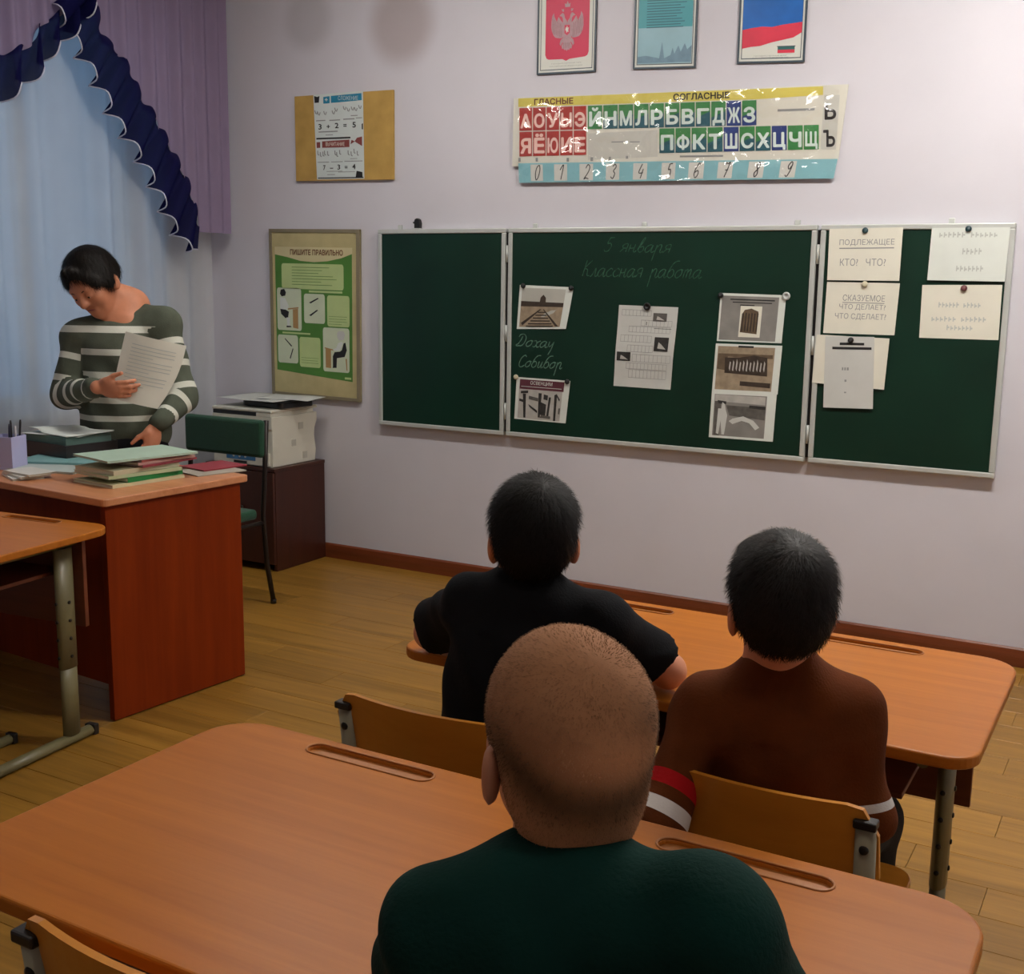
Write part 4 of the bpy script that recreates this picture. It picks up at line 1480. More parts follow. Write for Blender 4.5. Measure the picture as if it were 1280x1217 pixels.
z0 = .0124
q = c7(415, 130)
sh = S.poly('sheet', m_lblue, t, [[c7(412, 140), c7(435, 930), c7(886, 925), c7(880, 105)]], z0)
S.poly('header_bar', m_cyan, sh, [[c7(580, 150), c7(580, 215), c7(868, 190), c7(866, 125)], [c7(508, 160), c7(508, 222), c7(568, 217), c7(568, 152)]], z0 + .0005)
S.poly('header_block', m_ink, sh, [[c7(420, 150), c7(424, 215), c7(465, 212), c7(472, 150), c7(450, 160)], [c7(435, 540), c7(435, 555), c7(760, 545), c7(760, 530)],
                                    [c7(445, 912), c7(445, 922), c7(878, 918), c7(878, 908)], [c7(815, 850), c7(805, 912), c7(870, 910), c7(868, 862)], [c7(866, 410), c7(866, 460), c7(878, 462), c7(878, 405)]], z0 + .0005)
S.poly('header_bar', m_brownbar, sh, [[c7(490, 572), c7(490, 632), c7(750, 626), c7(750, 556)], [c7(437, 580), c7(437, 634), c7(472, 632), c7(472, 578)], [c7(770, 560), c7(760, 600), c7(800, 575), c7(868, 618), c7(868, 528), c7(820, 540), c7(800, 572)]], z0 + .0005)


def ptext(s_, x0, y0, x1, y1, m, off, bold=0.0):
    quad_text(S, 'lettering', m, sh, s_, [c7(x0, y0), c7(x1, y0), c7(x1, y1), c7(x0, y1)], off, bold)


ptext('СЛОЖЕНИЕ', 648, 150, 835, 190, m_lblue, z0 + .001)
ptext('ВЫЧИТАНИЕ', 525, 580, 705, 615, m_paper2, z0 + .001)
ptext('+', 522, 170, 552, 200, m_lblue, z0 + .001, .05)
for ch, x0, y0, x1, y1 in (('3', 457, 410, 488, 462), ('+', 535, 417, 568, 450), ('2', 615, 400, 650, 450), ('=', 695, 412, 726, 436), ('5', 780, 392, 812, 445),
                           ('7', 497, 795, 520, 842), ('–', 562, 820, 594, 828), ('3', 634, 790, 660, 838), ('=', 703, 805, 730, 826), ('4', 775, 785, 805, 835)):
    ptext(ch, x0, y0, x1, y1, m_ink, z0 + .0006, .02)
S.rects('rule_lines', m_print, sh, [c7r(*q) for q in ((435, 376, 525, 381), (562, 372, 665, 377), (695, 362, 800, 367), (812, 352, 870, 357), (458, 480, 640, 483), (525, 510, 595, 514), (765, 330, 828, 335),
                                                     (443, 765, 555, 769), (575, 762, 685, 766), (700, 757, 870, 761), (755, 733, 822, 737), (535, 882, 610, 887), (530, 852, 680, 855), (640, 858, 800, 861))], z0 + .0005)
ln = []
for (x, y_) in ((435, 300), (460, 310), (520, 305), (600, 300), (625, 275), (705, 260), (740, 275), (780, 265), (810, 270), (848, 250)):
    ln.append([c7(x - 10, y_ - 15), c7(x - 2, y_ + 12), c7(x + 8, y_ + 18), c7(x + 16, y_ - 8)])
for (x, y_) in ((450, 680), (475, 695), (500, 690), (515, 680), (545, 685), (615, 680), (632, 695), (660, 675), (740, 680), (768, 690), (795, 665), (825, 685)):
    ln.append([c7(x - 4, y_ - 22), c7(x - 2, y_ + 14), c7(x + 10, y_ + 20)])
S.strokes('birds', m_print, sh, ln, .006, z0 + .0006)

# ================================================================ HANDWRITING POSTURE POSTER
m_beige = mat('posture_board', (190, 178, 132), rough=0.7, vary=0.1, scale=10, spec=0.2)
m_beige_e = mat('posture_board_frame', (134, 124, 100), rough=0.6, vary=0.08)
m_pgreen = mat('poster_green', (76, 128, 48), rough=0.5, vary=0.12, scale=5)
m_lime = mat('poster_lime', (186, 206, 140), rough=0.5, vary=0.06)
m_lime2 = mat('poster_pale', (204, 214, 186), rough=0.5, vary=0.05)
m_swoosh = mat('poster_cream', (206, 196, 152), rough=0.5, vary=0.05)
m_skin_p = mat('print_tan', (170, 134, 84), rough=0.5)
S = Sheet([(-.736, 1.776), (-.128, 1.768), (-.132, .872), (-.736, .880)], -0.004, px=False)
t = thing('posture_poster', 'tall beige wall board with a green handwriting posture sheet, beside the printer', 'poster', S.base())
S.body('backing_board', m_beige, t, th=0.012, n=2)
for q in ((0, 0, .03, 1), (.965, 0, 1, 1), (.03, 0, .965, .02), (.03, .98, .965, 1)):
    V = []
    for off in (0.0, 0.017):
        a0, b0, a1, b1 = q
        V += [S.at(a0, b0, off), S.at(a1, b0, off), S.at(a1, b1, off), S.at(a0, b1, off)]
    put('frame_bar', make_mesh('frame_bar', V, [(0, 1, 2, 3), (7, 6, 5, 4), (0, 4, 5, 1), (1, 5, 6, 2), (2, 6, 7, 3), (3, 7, 4, 0)]), m_beige_e, t, True)
gs = S.poly('green_sheet', m_pgreen, t, [[(.06, .12), (.06, .845), (.915, .885), (.915, .118)]], z0)
S.poly('title_swoosh', m_swoosh, gs, [[(.058, .105), (.058, .15), (.2, .165), (.35, .186), (.5, .192), (.65, .185), (.8, .166), (.92, .14), (.92, .105)]], z0 + .0004)
S.text('lettering', mat('title_brown', (104, 62, 30), rough=0.5), gs, 'ПИШИТЕ ПРАВИЛЬНО', .235, .118, .82, .152, z0 + .0008, bold=.03)


def rpanel(a0, b0, a1, b1, m):
    p = round_rect(a0, a1, b0, b1, .02, 4)
    p = [(a, (b0 + b1) / 2 + (b - (b0 + b1) / 2)) for a, b in p]
    return S.poly('panel', m, gs, [p[::-1]], z0 + .0006)


P1 = rpanel(.133, .202, .825, .352, m_lime)
S.rects('text_lines', m_pgreen, P1, [(.25, .222 + .017 * i, .25 + (.42, .34, .3, .46, .5, .33, .45)[i], .225 + .017 * i) for i in range(7)], z0 + .001)
P2 = rpanel(.075, .348, .353, .602, m_lime2)
S.poly('figure_print', m_ink, P2, [[(.11, .385), (.12, .36), (.16, .355), (.18, .375), (.17, .395), (.13, .4)], [(.11, .475), (.12, .505), (.17, .53), (.2, .525), (.21, .49), (.16, .475)], [(.18, .575), (.18, .585), (.24, .582), (.22, .572)]], z0 + .001)
S.poly('figure_print', m_paper, P2, [[(.11, .405), (.11, .475), (.19, .48), (.21, .455), (.17, .41)], [(.18, .525), (.19, .575), (.22, .575), (.22, .525)]], z0 + .0012)
S.poly('desk_print', m_skin_p, P2, [[(.2, .47), (.2, .478), (.32, .468), (.32, .46)], [(.255, .475), (.255, .585), (.315, .59), (.315, .47)]], z0 + .001)
P3 = rpanel(.383, .378, .617, .552, m_lime2)
S.poly('pen_print', m_ink, P3, [[(.44, .43), (.46, .435), (.55, .405), (.54, .4)], [(.44, .505), (.46, .51), (.54, .475), (.53, .47)]], z0 + .001)
P4 = rpanel(.642, .383, .887, .565, m_lime)
S.rects('text_lines', m_pgreen, P4, [(.66, .505, .86, .507), (.66, .52, .85, .522), (.66, .535, .86, .537), (.66, .55, .8, .552)], z0 + .001)
P5 = rpanel(.075, .63, .308, .80, m_lime2)
S.poly('pen_print', m_ink, P5, [[(.16, .65), (.155, .655), (.23, .7), (.24, .695)], [(.245, .71), (.255, .712), (.22, .775), (.21, .77)]], z0 + .001)
P6 = rpanel(.325, .637, .563, .817, m_lime)
S.rects('text_lines', m_pgreen, P6, [(.345, .76, .54, .762), (.345, .775, .53, .777), (.345, .79, .54, .792)], z0 + .001)
P7 = rpanel(.592, .572, .883, .833, m_lime2)
S.poly('figure_print', m_paper3, P7, [[(.75, .6), (.77, .588), (.82, .59), (.835, .61), (.82, .64), (.77, .645), (.75, .625)]], z0 + .001)
S.poly('figure_print', m_ink, P7, [[(.82, .66), (.8, .7), (.78, .71), (.72, .715), (.7, .74), (.7, .8), (.695, .81), (.74, .808), (.745, .75), (.83, .74), (.855, .7), (.84, .655)]], z0 + .001)
S.poly('figure_print', m_paper, P7, [[(.76, .66), (.74, .69), (.7, .7), (.71, .707), (.78, .705), (.815, .66), (.8, .65)]], z0 + .0012)
S.poly('desk_print', m_skin_p, P7, [[(.61, .69), (.61, .697), (.71, .707), (.71, .7)], [(.62, .697), (.62, .81), (.68, .812), (.68, .703)], [(.84, .75), (.85, .82), (.86, .82), (.855, .75)]], z0 + .001)
S.rects('text_lines', m_lime, gs, [(.44, .358, .81, .37), (.13, .612, .45, .622), (.83, .86, .9, .872)], z0 + .0006)

# ================================================================ SCHOOL DESKS AND CHAIRS
m_top = wood('desk_beech', (164, 93, 24), (184, 110, 34), grain=(1.6, 30, 30), rough=0.36, spec=0.22)
m_top_e = wood('desk_edge', (158, 96, 42), (178, 114, 54), grain=(3, 60, 60), rough=0.4)
m_steel = mat('painted_steel', (112, 106, 74), rough=0.4, vary=0.06, spec=0.5)
m_panel = wood('desk_panel_brown', (92, 42, 18), (112, 54, 26), grain=(1.5, 25, 25), rough=0.45)
m_bolt = mat('bolt_dark', (48, 46, 42), rough=0.35, metal=0.6)
m_ply = wood('chair_plywood', (196, 124, 34), (212, 142, 48), grain=(1.6, 14, 14), rough=0.3, spec=0.5)
m_post = mat('chair_post_steel', (150, 146, 122), rough=0.4, vary=0.05)
m_cap = mat('cap_black', (26, 22, 20), rough=0.45)


def filled_curve(name, outer, holes, z0_, z1_, bev):
    cu = bpy.data.curves.new(name, 'CURVE')
    cu.dimensions = '2D'
    cu.fill_mode = 'BOTH'
    for pts in [outer] + holes:
        sp = cu.splines.new('POLY')
        sp.points.add(len(pts) - 1)
        for i_, (x_, y_) in enumerate(pts):
            sp.points[i_].co = (x_, y_, 0, 1)
        sp.use_cyclic_u = True
    cu.extrude = (z1_ - z0_) / 2 - bev
    cu.bevel_depth = bev
    cu.bevel_resolution = 2
    cu.offset = -bev
    o = bpy.data.objects.new(name, cu)
    C.objects.link(o)
    me = bpy.data.meshes.new_from_object(o)
    bpy.data.objects.remove(o)
    me.name = name
    me.transform(Matrix.Translation((0, 0, (z0_ + z1_) / 2)))
    return me


def slot(cx, cy, L, W):
    r = W / 2
    p = []
    for k in range(9):
        th = -PI / 2 + PI * k / 8
        p.append((cx + L / 2 - r + r * math.cos(th), cy + r * math.sin(th)))
    for k in range(9):
        th = PI / 2 + PI * k / 8
        p.append((cx - L / 2 + r + r * math.cos(th), cy + r * math.sin(th)))
    return p


def school_desk(label, w_, d_, h_, grooves, legx=0.10, ly=0.07):
    """origin on the floor under the middle; x across, +y towards the board"""
    t = thing('school_desk', label, 'desk', (0, 0, 0), 0, 'two seat school desks')
    th = 0.024
    outer = round_rect(-w_ / 2, w_ / 2, -d_ / 2, d_ / 2, (.085, .085, .06, .06), 8)
    holes = [slot(cx, cy, L, .034) for cx, cy, L in grooves]
    top = put('desktop', filled_curve('desktop', outer, holes, h_ - th, h_, .005), m_top, t)
    for p in top.data.polygons:
        p.use_smooth = False
    for cx, cy, L in grooves:
        g = put('pen_groove', prism_mesh('pen_groove', slot(cx, cy, L + .004, .038), h_ - th - .002, h_ - .007, 0), m_top_e, top)
        rim = [(x_, y_, h_ + .0002) for x_, y_ in slot(cx, cy, L + .006, .040)]
        put('groove_rim', tube_mesh('groove_rim', rim, .0022, n=6, closed=True), m_top_e, g)
    box('modesty_panel', m_panel, t, -w_ / 2 + .07, w_ / 2 - .07, d_ / 2 - .085, d_ / 2 - .069, h_ - .33, h_ - th - .001, bevel=.002)
    box('shelf_board', m_panel, t, -w_ / 2 + .14, w_ / 2 - .14, -d_ / 2 + .12, d_ / 2 - .09, h_ - .15, h_ - .138, bevel=.002)
    for sx in (-1, 1):
        x_ = sx * (w_ / 2 - legx)
        tube('foot_bar', m_steel, t, [(x_, -d_ / 2 + .06, .018), (x_, d_ / 2 - .05, .018)], .0175, rx=.02, n=12)
        for yy in (-d_ / 2 + .06, d_ / 2 - .05):
            box('foot_cap', m_cap, t, x_ - .021, x_ + .021, yy - .012, yy + .012, .0005, .037, bevel=.004)
        lg = tube('leg', m_steel, t, [(x_, ly, .03), (x_, ly, .30)], .0165, rx=.0355, n=14, upref=(1, 0, 0))
        up = tube('leg', m_steel, t, [(x_, ly, .26), (x_, ly, h_ - th - .035)], .018, rx=.038, n=14, upref=(1, 0, 0))
        for zz in (.30, .36, .42, .48):
            bo = put('bolt', lathe_mesh('bolt', [(.006, 0), (.0055, .003), (.002, .004)], 10), m_bolt, up)
            bo.rotation_euler = (PI / 2, 0, 0)
            bo.location = (x_, ly - .037, zz)
            b2 = put('bolt', lathe_mesh('bolt', [(.006, 0), (.0055, .003), (.002, .004)], 10), m_bolt, up)
            b2.rotation_euler = (0, sx * PI / 2, 0)
            b2.location = (x_ + sx * .0175, ly, zz)
        tube('top_bar', m_steel, t, [(x_, -d_ / 2 + .07, h_ - th - .018), (x_, d_ / 2 - .086, h_ - th - .018)], .0165, rx=.014, n=10)
    return t


def place(o, x_, y_, rz=0.0, z_=0.0):
    o.location = (x_, y_, z_)
    o.rotation_euler = (0, 0, rz)
    WM[o.name] = Matrix.Translation((x_, y_, z_)) @ Matrix.Rotation(rz, 4, 'Z')


FG_H, FR_H, LD_H = .735, .70, .715
dfg = school_desk('beech school desk with two pen grooves in the foreground, a boy in green at it', 1.285, .63, FG_H, [(-.315, .272, .245), (.327, .262, .245)])
place(dfg, 2.832, -3.802)
dfr = school_desk('beech school desk close to the board with two boys sitting at it', 1.235, .65, FR_H, [(-.31, .27, .24), (.296, .27, .24)])
place(dfr, 2.757, -2.592)
dld = school_desk('beech school desk pushed against the red brown teacher desk at the left edge', 1.25, .60, LD_H, [(-.31, .25, .24), (.31, .25, .24)], ly=0.16)
_rz = math.radians(6)
_c = np.array([.655, -2.385]) - np.array([math.cos(_rz) * .625 - math.sin(_rz) * .30, math.sin(_rz) * .625 + math.cos(_rz) * .30])
place(dld, _c[0], _c[1], _rz)


def school_chair(label):
    """faces +y; origin on the floor under the seat"""
    t = thing('school_chair', label, 'chair', (0, 0, 0), 0, 'plywood school chairs')
    sh_, bh = .42, .70
    # curved backrest
    V, F = [], []
    nx, nz = 17, 9
    ol = round_rect(-.205, .205, .555, bh, (.045, .045, .02, .02), 6)
    for layer in (0, 1):
        for j in range(nz):
            for i in range(nx):
                a = -1 + 2 * i / (nx - 1)
                b = j / (nz - 1)
                hx = .196
                zt = bh - .045 * max(0, (abs(a) - .80) / .20) ** 2.2 if True else bh
                zb = .555 + .02 * max(0, (abs(a) - .85) / .15) ** 2
                z_ = zb + (zt - zb) * b
                y_ = -.195 - .03 * (1 - a * a) - .028 * (b - .3) + layer * .010
                V.append((a * hx, y_, z_))
    q_ = nx * nz
    for j in range(nz - 1):
        for i in range(nx - 1):
            k = j * nx + i
            F.append((k, k + 1, k + nx + 1, k + nx))
            F.append((q_ + k, q_ + k + nx, q_ + k + nx + 1, q_ + k + 1))
    for i in range(nx - 1):
        F.append((i, q_ + i, q_ + i + 1, i + 1))
        k = (nz - 1) * nx + i
        F.append((k, k + 1, q_ + k + 1, q_ + k))
    for j in range(nz - 1):
        k = j * nx
        F.append((k, k + nx, q_ + k + nx, q_ + k))
        k = j * nx + nx - 1
        F.append((k, q_ + k, q_ + k + nx, k + nx))
    put('backrest', make_mesh('backrest', V, F, False), m_ply, t)
    # seat
    sp = round_rect(-.19, .19, -.17, .20, (.05, .05, .03, .03), 6)
    put('seat', prism_mesh('seat', sp, sh_ - .012, sh_, .003), m_ply, t)
    for sx in (-1, 1):
        x_ = sx * .176
        po = tube('back_post', m_post, t, [(x_, -.155, sh_ - .06), (x_, -.19, sh_ + .06), (x_, -.215, bh - .03)], .010, rx=.017, n=12, upref=(0, 1, 0))
        box('post_cap', m_cap, po, x_ - .018, x_ + .018, -.229, -.204, bh - .034, bh - .020, bevel=.003)
        for zz in (bh - .068,):
            bo = put('bolt', lathe_mesh('bolt', [(.008, 0), (.007, .003), (.003, .004)], 12), m_bolt, po)
            bo.rotation_euler = (PI / 2, 0, 0)
            bo.location = (x_, -.219, zz)
        tube('seat_bar', m_steel, t, [(x_ * .93, -.19, sh_ - .03), (x_ * .93, .18, sh_ - .03)], .0165, rx=.012, n=10)
        for yy in (-.15, .13):
            tube('leg', m_steel, t, [(x_, yy, .03), (x_ * .95, yy, sh_ - .04)], .011, rx=.018, n=12, upref=(1, 0, 0))
        tube('skid', m_steel, t, [(x_, -.21, .017), (x_, .20, .017)], .0165, rx=.0165, n=10)
        for yy in (-.215, .205):
            box('skid_cap', m_cap, t, x_ - .019, x_ + .019, yy - .01, yy + .01, .0005, .036, bevel=.004)
    tube('cross_bar', m_steel, t, [(-.17, -.1, sh_ - .03), (.17, -.1, sh_ - .03)], .01, n=10)
    return t


ch1 = school_chair('orange plywood chair under the boy in the black shirt')
place(ch1, 2.445, -3.055, math.radians(0))
ch1.scale = (1, 1, 1.045)
for lab, x_, y_, rz, dz in (('orange plywood chair under the boy in the brown sweater', 3.088, -3.045, 0, 0),
                            ('empty orange plywood chair at the lower left corner, tucked to the foreground desk', 2.70, -3.955, 0, 1),
                            ('orange plywood chair under the boy in the green shirt', 3.19, -4.14, 0, 1),
                            ('plywood chair at the left edge, only its metal side showing under the desk', .25, -2.86, math.radians(6), 0)):
    c_ = copy_tree(ch1)
    c_['label'] = lab
    c_.location = (x_, y_, 0)
    c_.rotation_euler = (0, 0, rz)
    c_.scale = (1, 1, 1)
    if dz:
        c_.scale = (1.06, 1.06, 1.13)
    elif rz == 0:
        c_.scale = (1, 1, 1.045)

# ================================================================ TEACHER DESK
m_td = wood('teacher_desk_red', (108, 33, 2), (128, 46, 6), grain=(18, 18, 1.1), rough=0.45, spec=0.12)
m_td_top = wood('teacher_desk_top', (184, 118, 76), (206, 142, 98), grain=(1.4, 26, 26), rough=0.35)
TDH = .785
td = thing('teacher_desk', 'large red brown teacher desk with a paler top, stacked with books', 'desk', (0, 0, 0))
trz = math.radians(-4.2)
place(td, .55, -2.335, trz)
TL_, TD_ = 1.45, .635
put('desktop', prism_mesh('desktop', round_rect(-TL_, .015, -.02, TD_, .02, 4), TDH - .026, TDH, .004), m_td_top, td)
box('side_panel', m_td, td, -.03, -.004, 0, TD_ - .03, 0.004, TDH - .0265, bevel=.002)
box('side_panel', m_td, td, -TL_ + .02, -TL_ + .046, 0, TD_ - .03, 0.004, TDH - .0265, bevel=.002)
box('front_panel', m_td, td, -TL_ + .046, -.031, .02, .038, .12, TDH - .0265, bevel=.002)
box('drawer_cabinet', m_td, td, -TL_ + .047, -TL_ + .45, .06, TD_ - .04, .1, TDH - .0275, bevel=.002)
for k in range(3):
    dr = box('drawer', m_td, td, -TL_ + .055, -TL_ + .445, TD_ - .04, TD_ - .024, .12 + .21 * k, .32 + .21 * k, bevel=.002)
    box('handle', m_bolt, dr, -TL_ + .2, -TL_ + .3, TD_ - .024, TD_ - .01, .21 + .21 * k, .222 + .21 * k, bevel=.003)

# ================================================================ THINGS ON THE TEACHER DESK
m_pages = mat('book_pages', (206, 200, 178), rough=0.85, vary=0.08, scale=3, stretch=(1, 1, 90))


def book(label, cx, cy, z_, L, W_, T_, rz, cover, name='book', hard=False, tilt=0.0, group='books and notebooks stacked on the teacher desk'):
    """lying book; L along local x, W_ along local y (spine at -y)"""
    t = thing(name, label, 'book', (cx, cy, z_ + .0004), rz, group)
    c = .0016 if not hard else .0025
    o1 = put('cover', boxes_mesh('cover', [(-L / 2, L / 2, -W_ / 2, W_ / 2, 0, c), (-L / 2, L / 2, -W_ / 2, W_ / 2, T_ - c, T_), (-L / 2, L / 2, -W_ / 2, -W_ / 2 + c, c, T_ - c)]), cover, t)
    box('pages', m_pages, t, -L / 2 + .003, L / 2 - .003, -W_ / 2 + c, W_ / 2 - .003, c, T_ - c, bevel=0)
    if tilt:
        t.rotation_euler = (tilt, 0, rz)
    return t


def bm_(n, c):
    return mat('cover_' + n, c, rough=0.45, vary=0.06)


stack0 = onz(148, 612, TDH)
brz = math.radians(84)
sx_, sy_ = stack0[0] - .125, stack0[1] + .165
zz = TDH
LAY = [  # label, L, W, T, drz, dx (back), dy (left), cover colour
    ('wide cream exercise book at the bottom of the stack', .31, .23, .012, 0, 0, 0, ('cream', (206, 200, 160))),
    ('bright green textbook low in the stack', .25, .19, .017, 3, .03, -.012, ('green', (20, 126, 60))),
    ('pale green workbook above the bright green textbook', .30, .23, .012, -4, .0, .005, ('palegreen', (176, 190, 150))),
    ('thick cream workbook in the middle of the stack', .29, .22, .016, 2, .0, .01, ('ivory', (196, 190, 160))),
    ('thin wine red exercise book in the stack', .26, .20, .008, 5, .09, -.01, ('wine', (136, 54, 64))),
    ('rose covered exercise book above the wine red one', .26, .20, .009, 2, .085, -.005, ('rose', (190, 150, 140))),
    ('dull red exercise book near the top of the stack', .26, .20, .008, 6, .09, 0, ('dullred', (150, 74, 66))),
    ('pale mint magazine on the top of the stack', .36, .25, .008, -7, .04, .01, ('mint', (172, 198, 180))),
]
for lab, L, W_, T_, dr, dx, dy, (cn, cc) in LAY:
    a = brz + math.radians(dr)
    cx = sx_ + dx * math.cos(brz) - dy * math.sin(brz)
    cy = sy_ + dx * math.sin(brz) + dy * math.cos(brz)
    book(lab, cx, cy, zz, L, W_, T_, a, bm_(cn, cc))
    zz += T_ + .0006
ztop = zz
# small pile of white booklets at the near left edge
p = onz(18, 598, TDH)
zz = TDH
for k, lab in enumerate(('lowest white booklet of the small pile by the pen holder', 'middle white booklet of the small pile by the pen holder', 'topmost white booklet of the small pile by the pen holder')):
    book(lab, p[0] - .01 + .012 * k, p[1] + .045 + .006 * k, zz, .17, .11, .007, math.radians(-25 + 9 * k), bm_('white', (206, 204, 196)), 'booklet')
    zz += .0076
# light folders behind the stack
for k, (u, v, lab, cc, r_) in enumerate(((62, 583, 'pale grey folder lying left of the book stack', (178, 190, 186), 14), (88, 574, 'light teal folder lying slanted behind the book stack', (120, 164, 164), 24))):
    p = onz(u, v, TDH)
    book(lab, p[0] + .05, p[1] - .02 - .05 * k, TDH + .0085 * k, .31, .20, .008, math.radians(r_), bm_('folder%d' % k, cc), 'folder')
# red exercise book, grey exercise book and loose sheet to the right
p = onz(236, 590, TDH)
book('grey exercise book lying under a red one at the right of the stack', p[0] + .055, p[1] + .06, TDH, .21, .165, .004, math.radians(75), bm_('greybook', (168, 160, 146)), 'exercise_book')
book('dark red exercise book lying right of the stack', p[0] + .0, p[1] + .13, TDH + .0048, .20, .16, .005, math.radians(80), bm_('redbook', (140, 40, 52)), 'exercise_book')
# black tray with papers
p = onz(58, 574, TDH)
tr = thing('paper_tray', 'black plastic box of papers at the back of the teacher desk', 'tray', (p[0], p[1] + .12, TDH + .0005), math.radians(-6))
box('tray_floor', m_dark, tr, -.17, .15, -.12, .12, 0, .004, bevel=0)
for q in ((-.17, .15, -.12, -.114), (-.17, .15, .114, .12), (-.17, -.164, -.114, .114), (.144, .15, -.114, .114)):
    box('tray_side', m_dark, tr, q[0], q[1], q[2], q[3], .0, .066, bevel=.001)
box('paper_stack', mat('stack_green', (96, 126, 118), rough=0.8, vary=0.15, stretch=(1, 1, 60)), tr, -.155, .13, -.105, .105, .0045, .095, bevel=.001)
pt = tr.location
for k, (r_, lab) in enumerate(((8, 'white loose sheet under another on top of the paper tray'), (-10, 'white curled sheet topmost on the paper tray'))):
    V = []
    for j in range(9):
        for i in range(9):
            a, b = i / 8 - .5, j / 8 - .5
            V.append((a * .297, b * .21, .003 * k + .012 * max(0, a) ** 1 * (b + .5) + (.010 * (1 - b) * (a < -.2)) * k))
    F = [(j * 9 + i, j * 9 + i + 1, j * 9 + i + 10, j * 9 + i + 9) for j in range(8) for i in range(8)]
    o = put('paper_sheet', make_mesh('paper_sheet', V, F, True), m_paper)
    o.location = (pt[0] - .01 + .02 * k, pt[1], TDH + .0975 + .0015 * k)
    o.rotation_euler = (0, 0, math.radians(r_))
    so = o.modifiers.new('thick', 'SOLIDIFY')
    so.thickness = .0008
    tag(o, lab, 'paper')
# lavender pen holder with pens
p = onz(-2, 588, TDH)
m_lavp = mat('lavender_plastic', (176, 176, 214), rough=0.4, vary=0.03)
ph = thing('pen_holder', 'pale lavender plastic pen holder at the left edge of the teacher desk', 'pen holder', (p[0] - .02, p[1] + .06, TDH + .0005), math.radians(20))
for q in ((-.05, .05, -.05, -.046), (-.05, .05, .046, .05), (-.05, -.046, -.046, .046), (.046, .05, -.046, .046)):
    box('holder_side', m_lavp, ph, *q, .004, .125, bevel=.001)
box('holder_base', m_lavp, ph, -.052, .052, -.052, .052, 0, .008, bevel=.002)
for k, (dx, dy, lx, ly, h_, cc, lab) in enumerate(((.03, .02, .012, .01, .175, (30, 30, 36), 'black pen leaning right in the lavender holder'), (.02, -.02, .012, -.008, .165, (36, 40, 60), 'dark blue pen in the lavender holder'),
                                                    (.0, .03, -.006, .01, .17, (40, 36, 36), 'dark grey pencil in the lavender holder'), (.034, -.005, .008, 0, .155, (200, 200, 206), 'white capped pen in the lavender holder'))):
    a = ph.location
    cr, sr = math.cos(math.radians(20)), math.sin(math.radians(20))
    b0 = np.array([a[0] + dx * cr - dy * sr, a[1] + dx * sr + dy * cr, TDH + .0095])
    e = b0 + np.array([lx * cr - ly * sr, lx * sr + ly * cr, h_])
    dirn = (e - b0) / np.linalg.norm(e - b0)
    o = tube('pen', mat('pen_%d' % k, cc, rough=0.35), None, [b0, b0 + dirn * .008, e - dirn * .01, e], [.0015, .0042, .0042, .003], n=10)
    tag(o, lab, 'pen', 'pens in the lavender holder')
# black spectacle case beside the hand
p = onz(151, 563, ztop + .001)
gc = put('spectacle_case', prism_mesh('spectacle_case', round_rect(-.055, .055, -.02, .02, .018, 5), 0, .016, .006), m_dark)
gc.location = (p[0] - .03, p[1] + .03, TDH + .0185)
gc.rotation_euler = (0, 0, math.radians(40))
tag(gc, 'small black case on the desk below the hand of the teacher', 'case')

# ================================================================ CABINET, PRINTER, GREEN CHAIR
m_cab = wood('cabinet_dark', (52, 20, 10), (66, 28, 14), grain=(14, 14, 1.2), rough=0.4)
cab = thing('cabinet', 'low dark brown cabinet under the printer in the corner', 'cabinet', (-.61, -.22, 0))
CX0, CX1, CY0, CY1, CZ = -.84 + .61, -.375 + .61, -.425 + .22, -.024 + .22, .545
box('side_panel', m_cab, cab, CX0, CX0 + .018, CY0, CY1, 0.002, CZ - .0185, bevel=.001)
box('side_panel', m_cab, cab, CX1 - .018, CX1, CY0, CY1, 0.002, CZ - .0185, bevel=.001)
box('top_panel', m_cab, cab, CX0 - .008, CX1 + .004, CY0 - .01, CY1, CZ - .018, CZ, bevel=.002)
box('bottom_panel', m_cab, cab, CX0 + .0185, CX1 - .0185, CY0 + .01, CY1 - .01, .05, .068, bevel=.001)
box('back_panel', m_cab, cab, CX0 + .0185, CX1 - .0185, CY1 - .01, CY1, .07, CZ - .019, bevel=0)
for s_ in (0, 1):
    xa = CX0 + .001 + s_ * (CX1 - CX0) / 2
    dd = box('cabinet_door', m_cab, cab, xa, xa + (CX1 - CX0) / 2 - .003, CY0 - .018, CY0 - .001, .04, CZ - .022, bevel=.002)
    put('knob', lathe_mesh('knob', [(.006, 0), (.006, .01), (.011, .014), (.010, .02), (.004, .023)], 14, 'Y-'), m_bolt, dd).location = (-.025 if s_ == 0 else .025, CY0 - .018, .33)

m_pr = mat('printer_white', (206, 204, 190), rough=0.5, vary=0.03)
m_pr2 = mat('printer_grey', (180, 178, 166), rough=0.5, vary=0.04)
m_prb = mat('printer_label_blue', (52, 110, 156), rough=0.4, vary=0.15, scale=40)
pr = thing('printer', 'white multifunction printer with a black scanner gap on the dark cabinet', 'printer', (-.61, -.22, CZ + .0005))
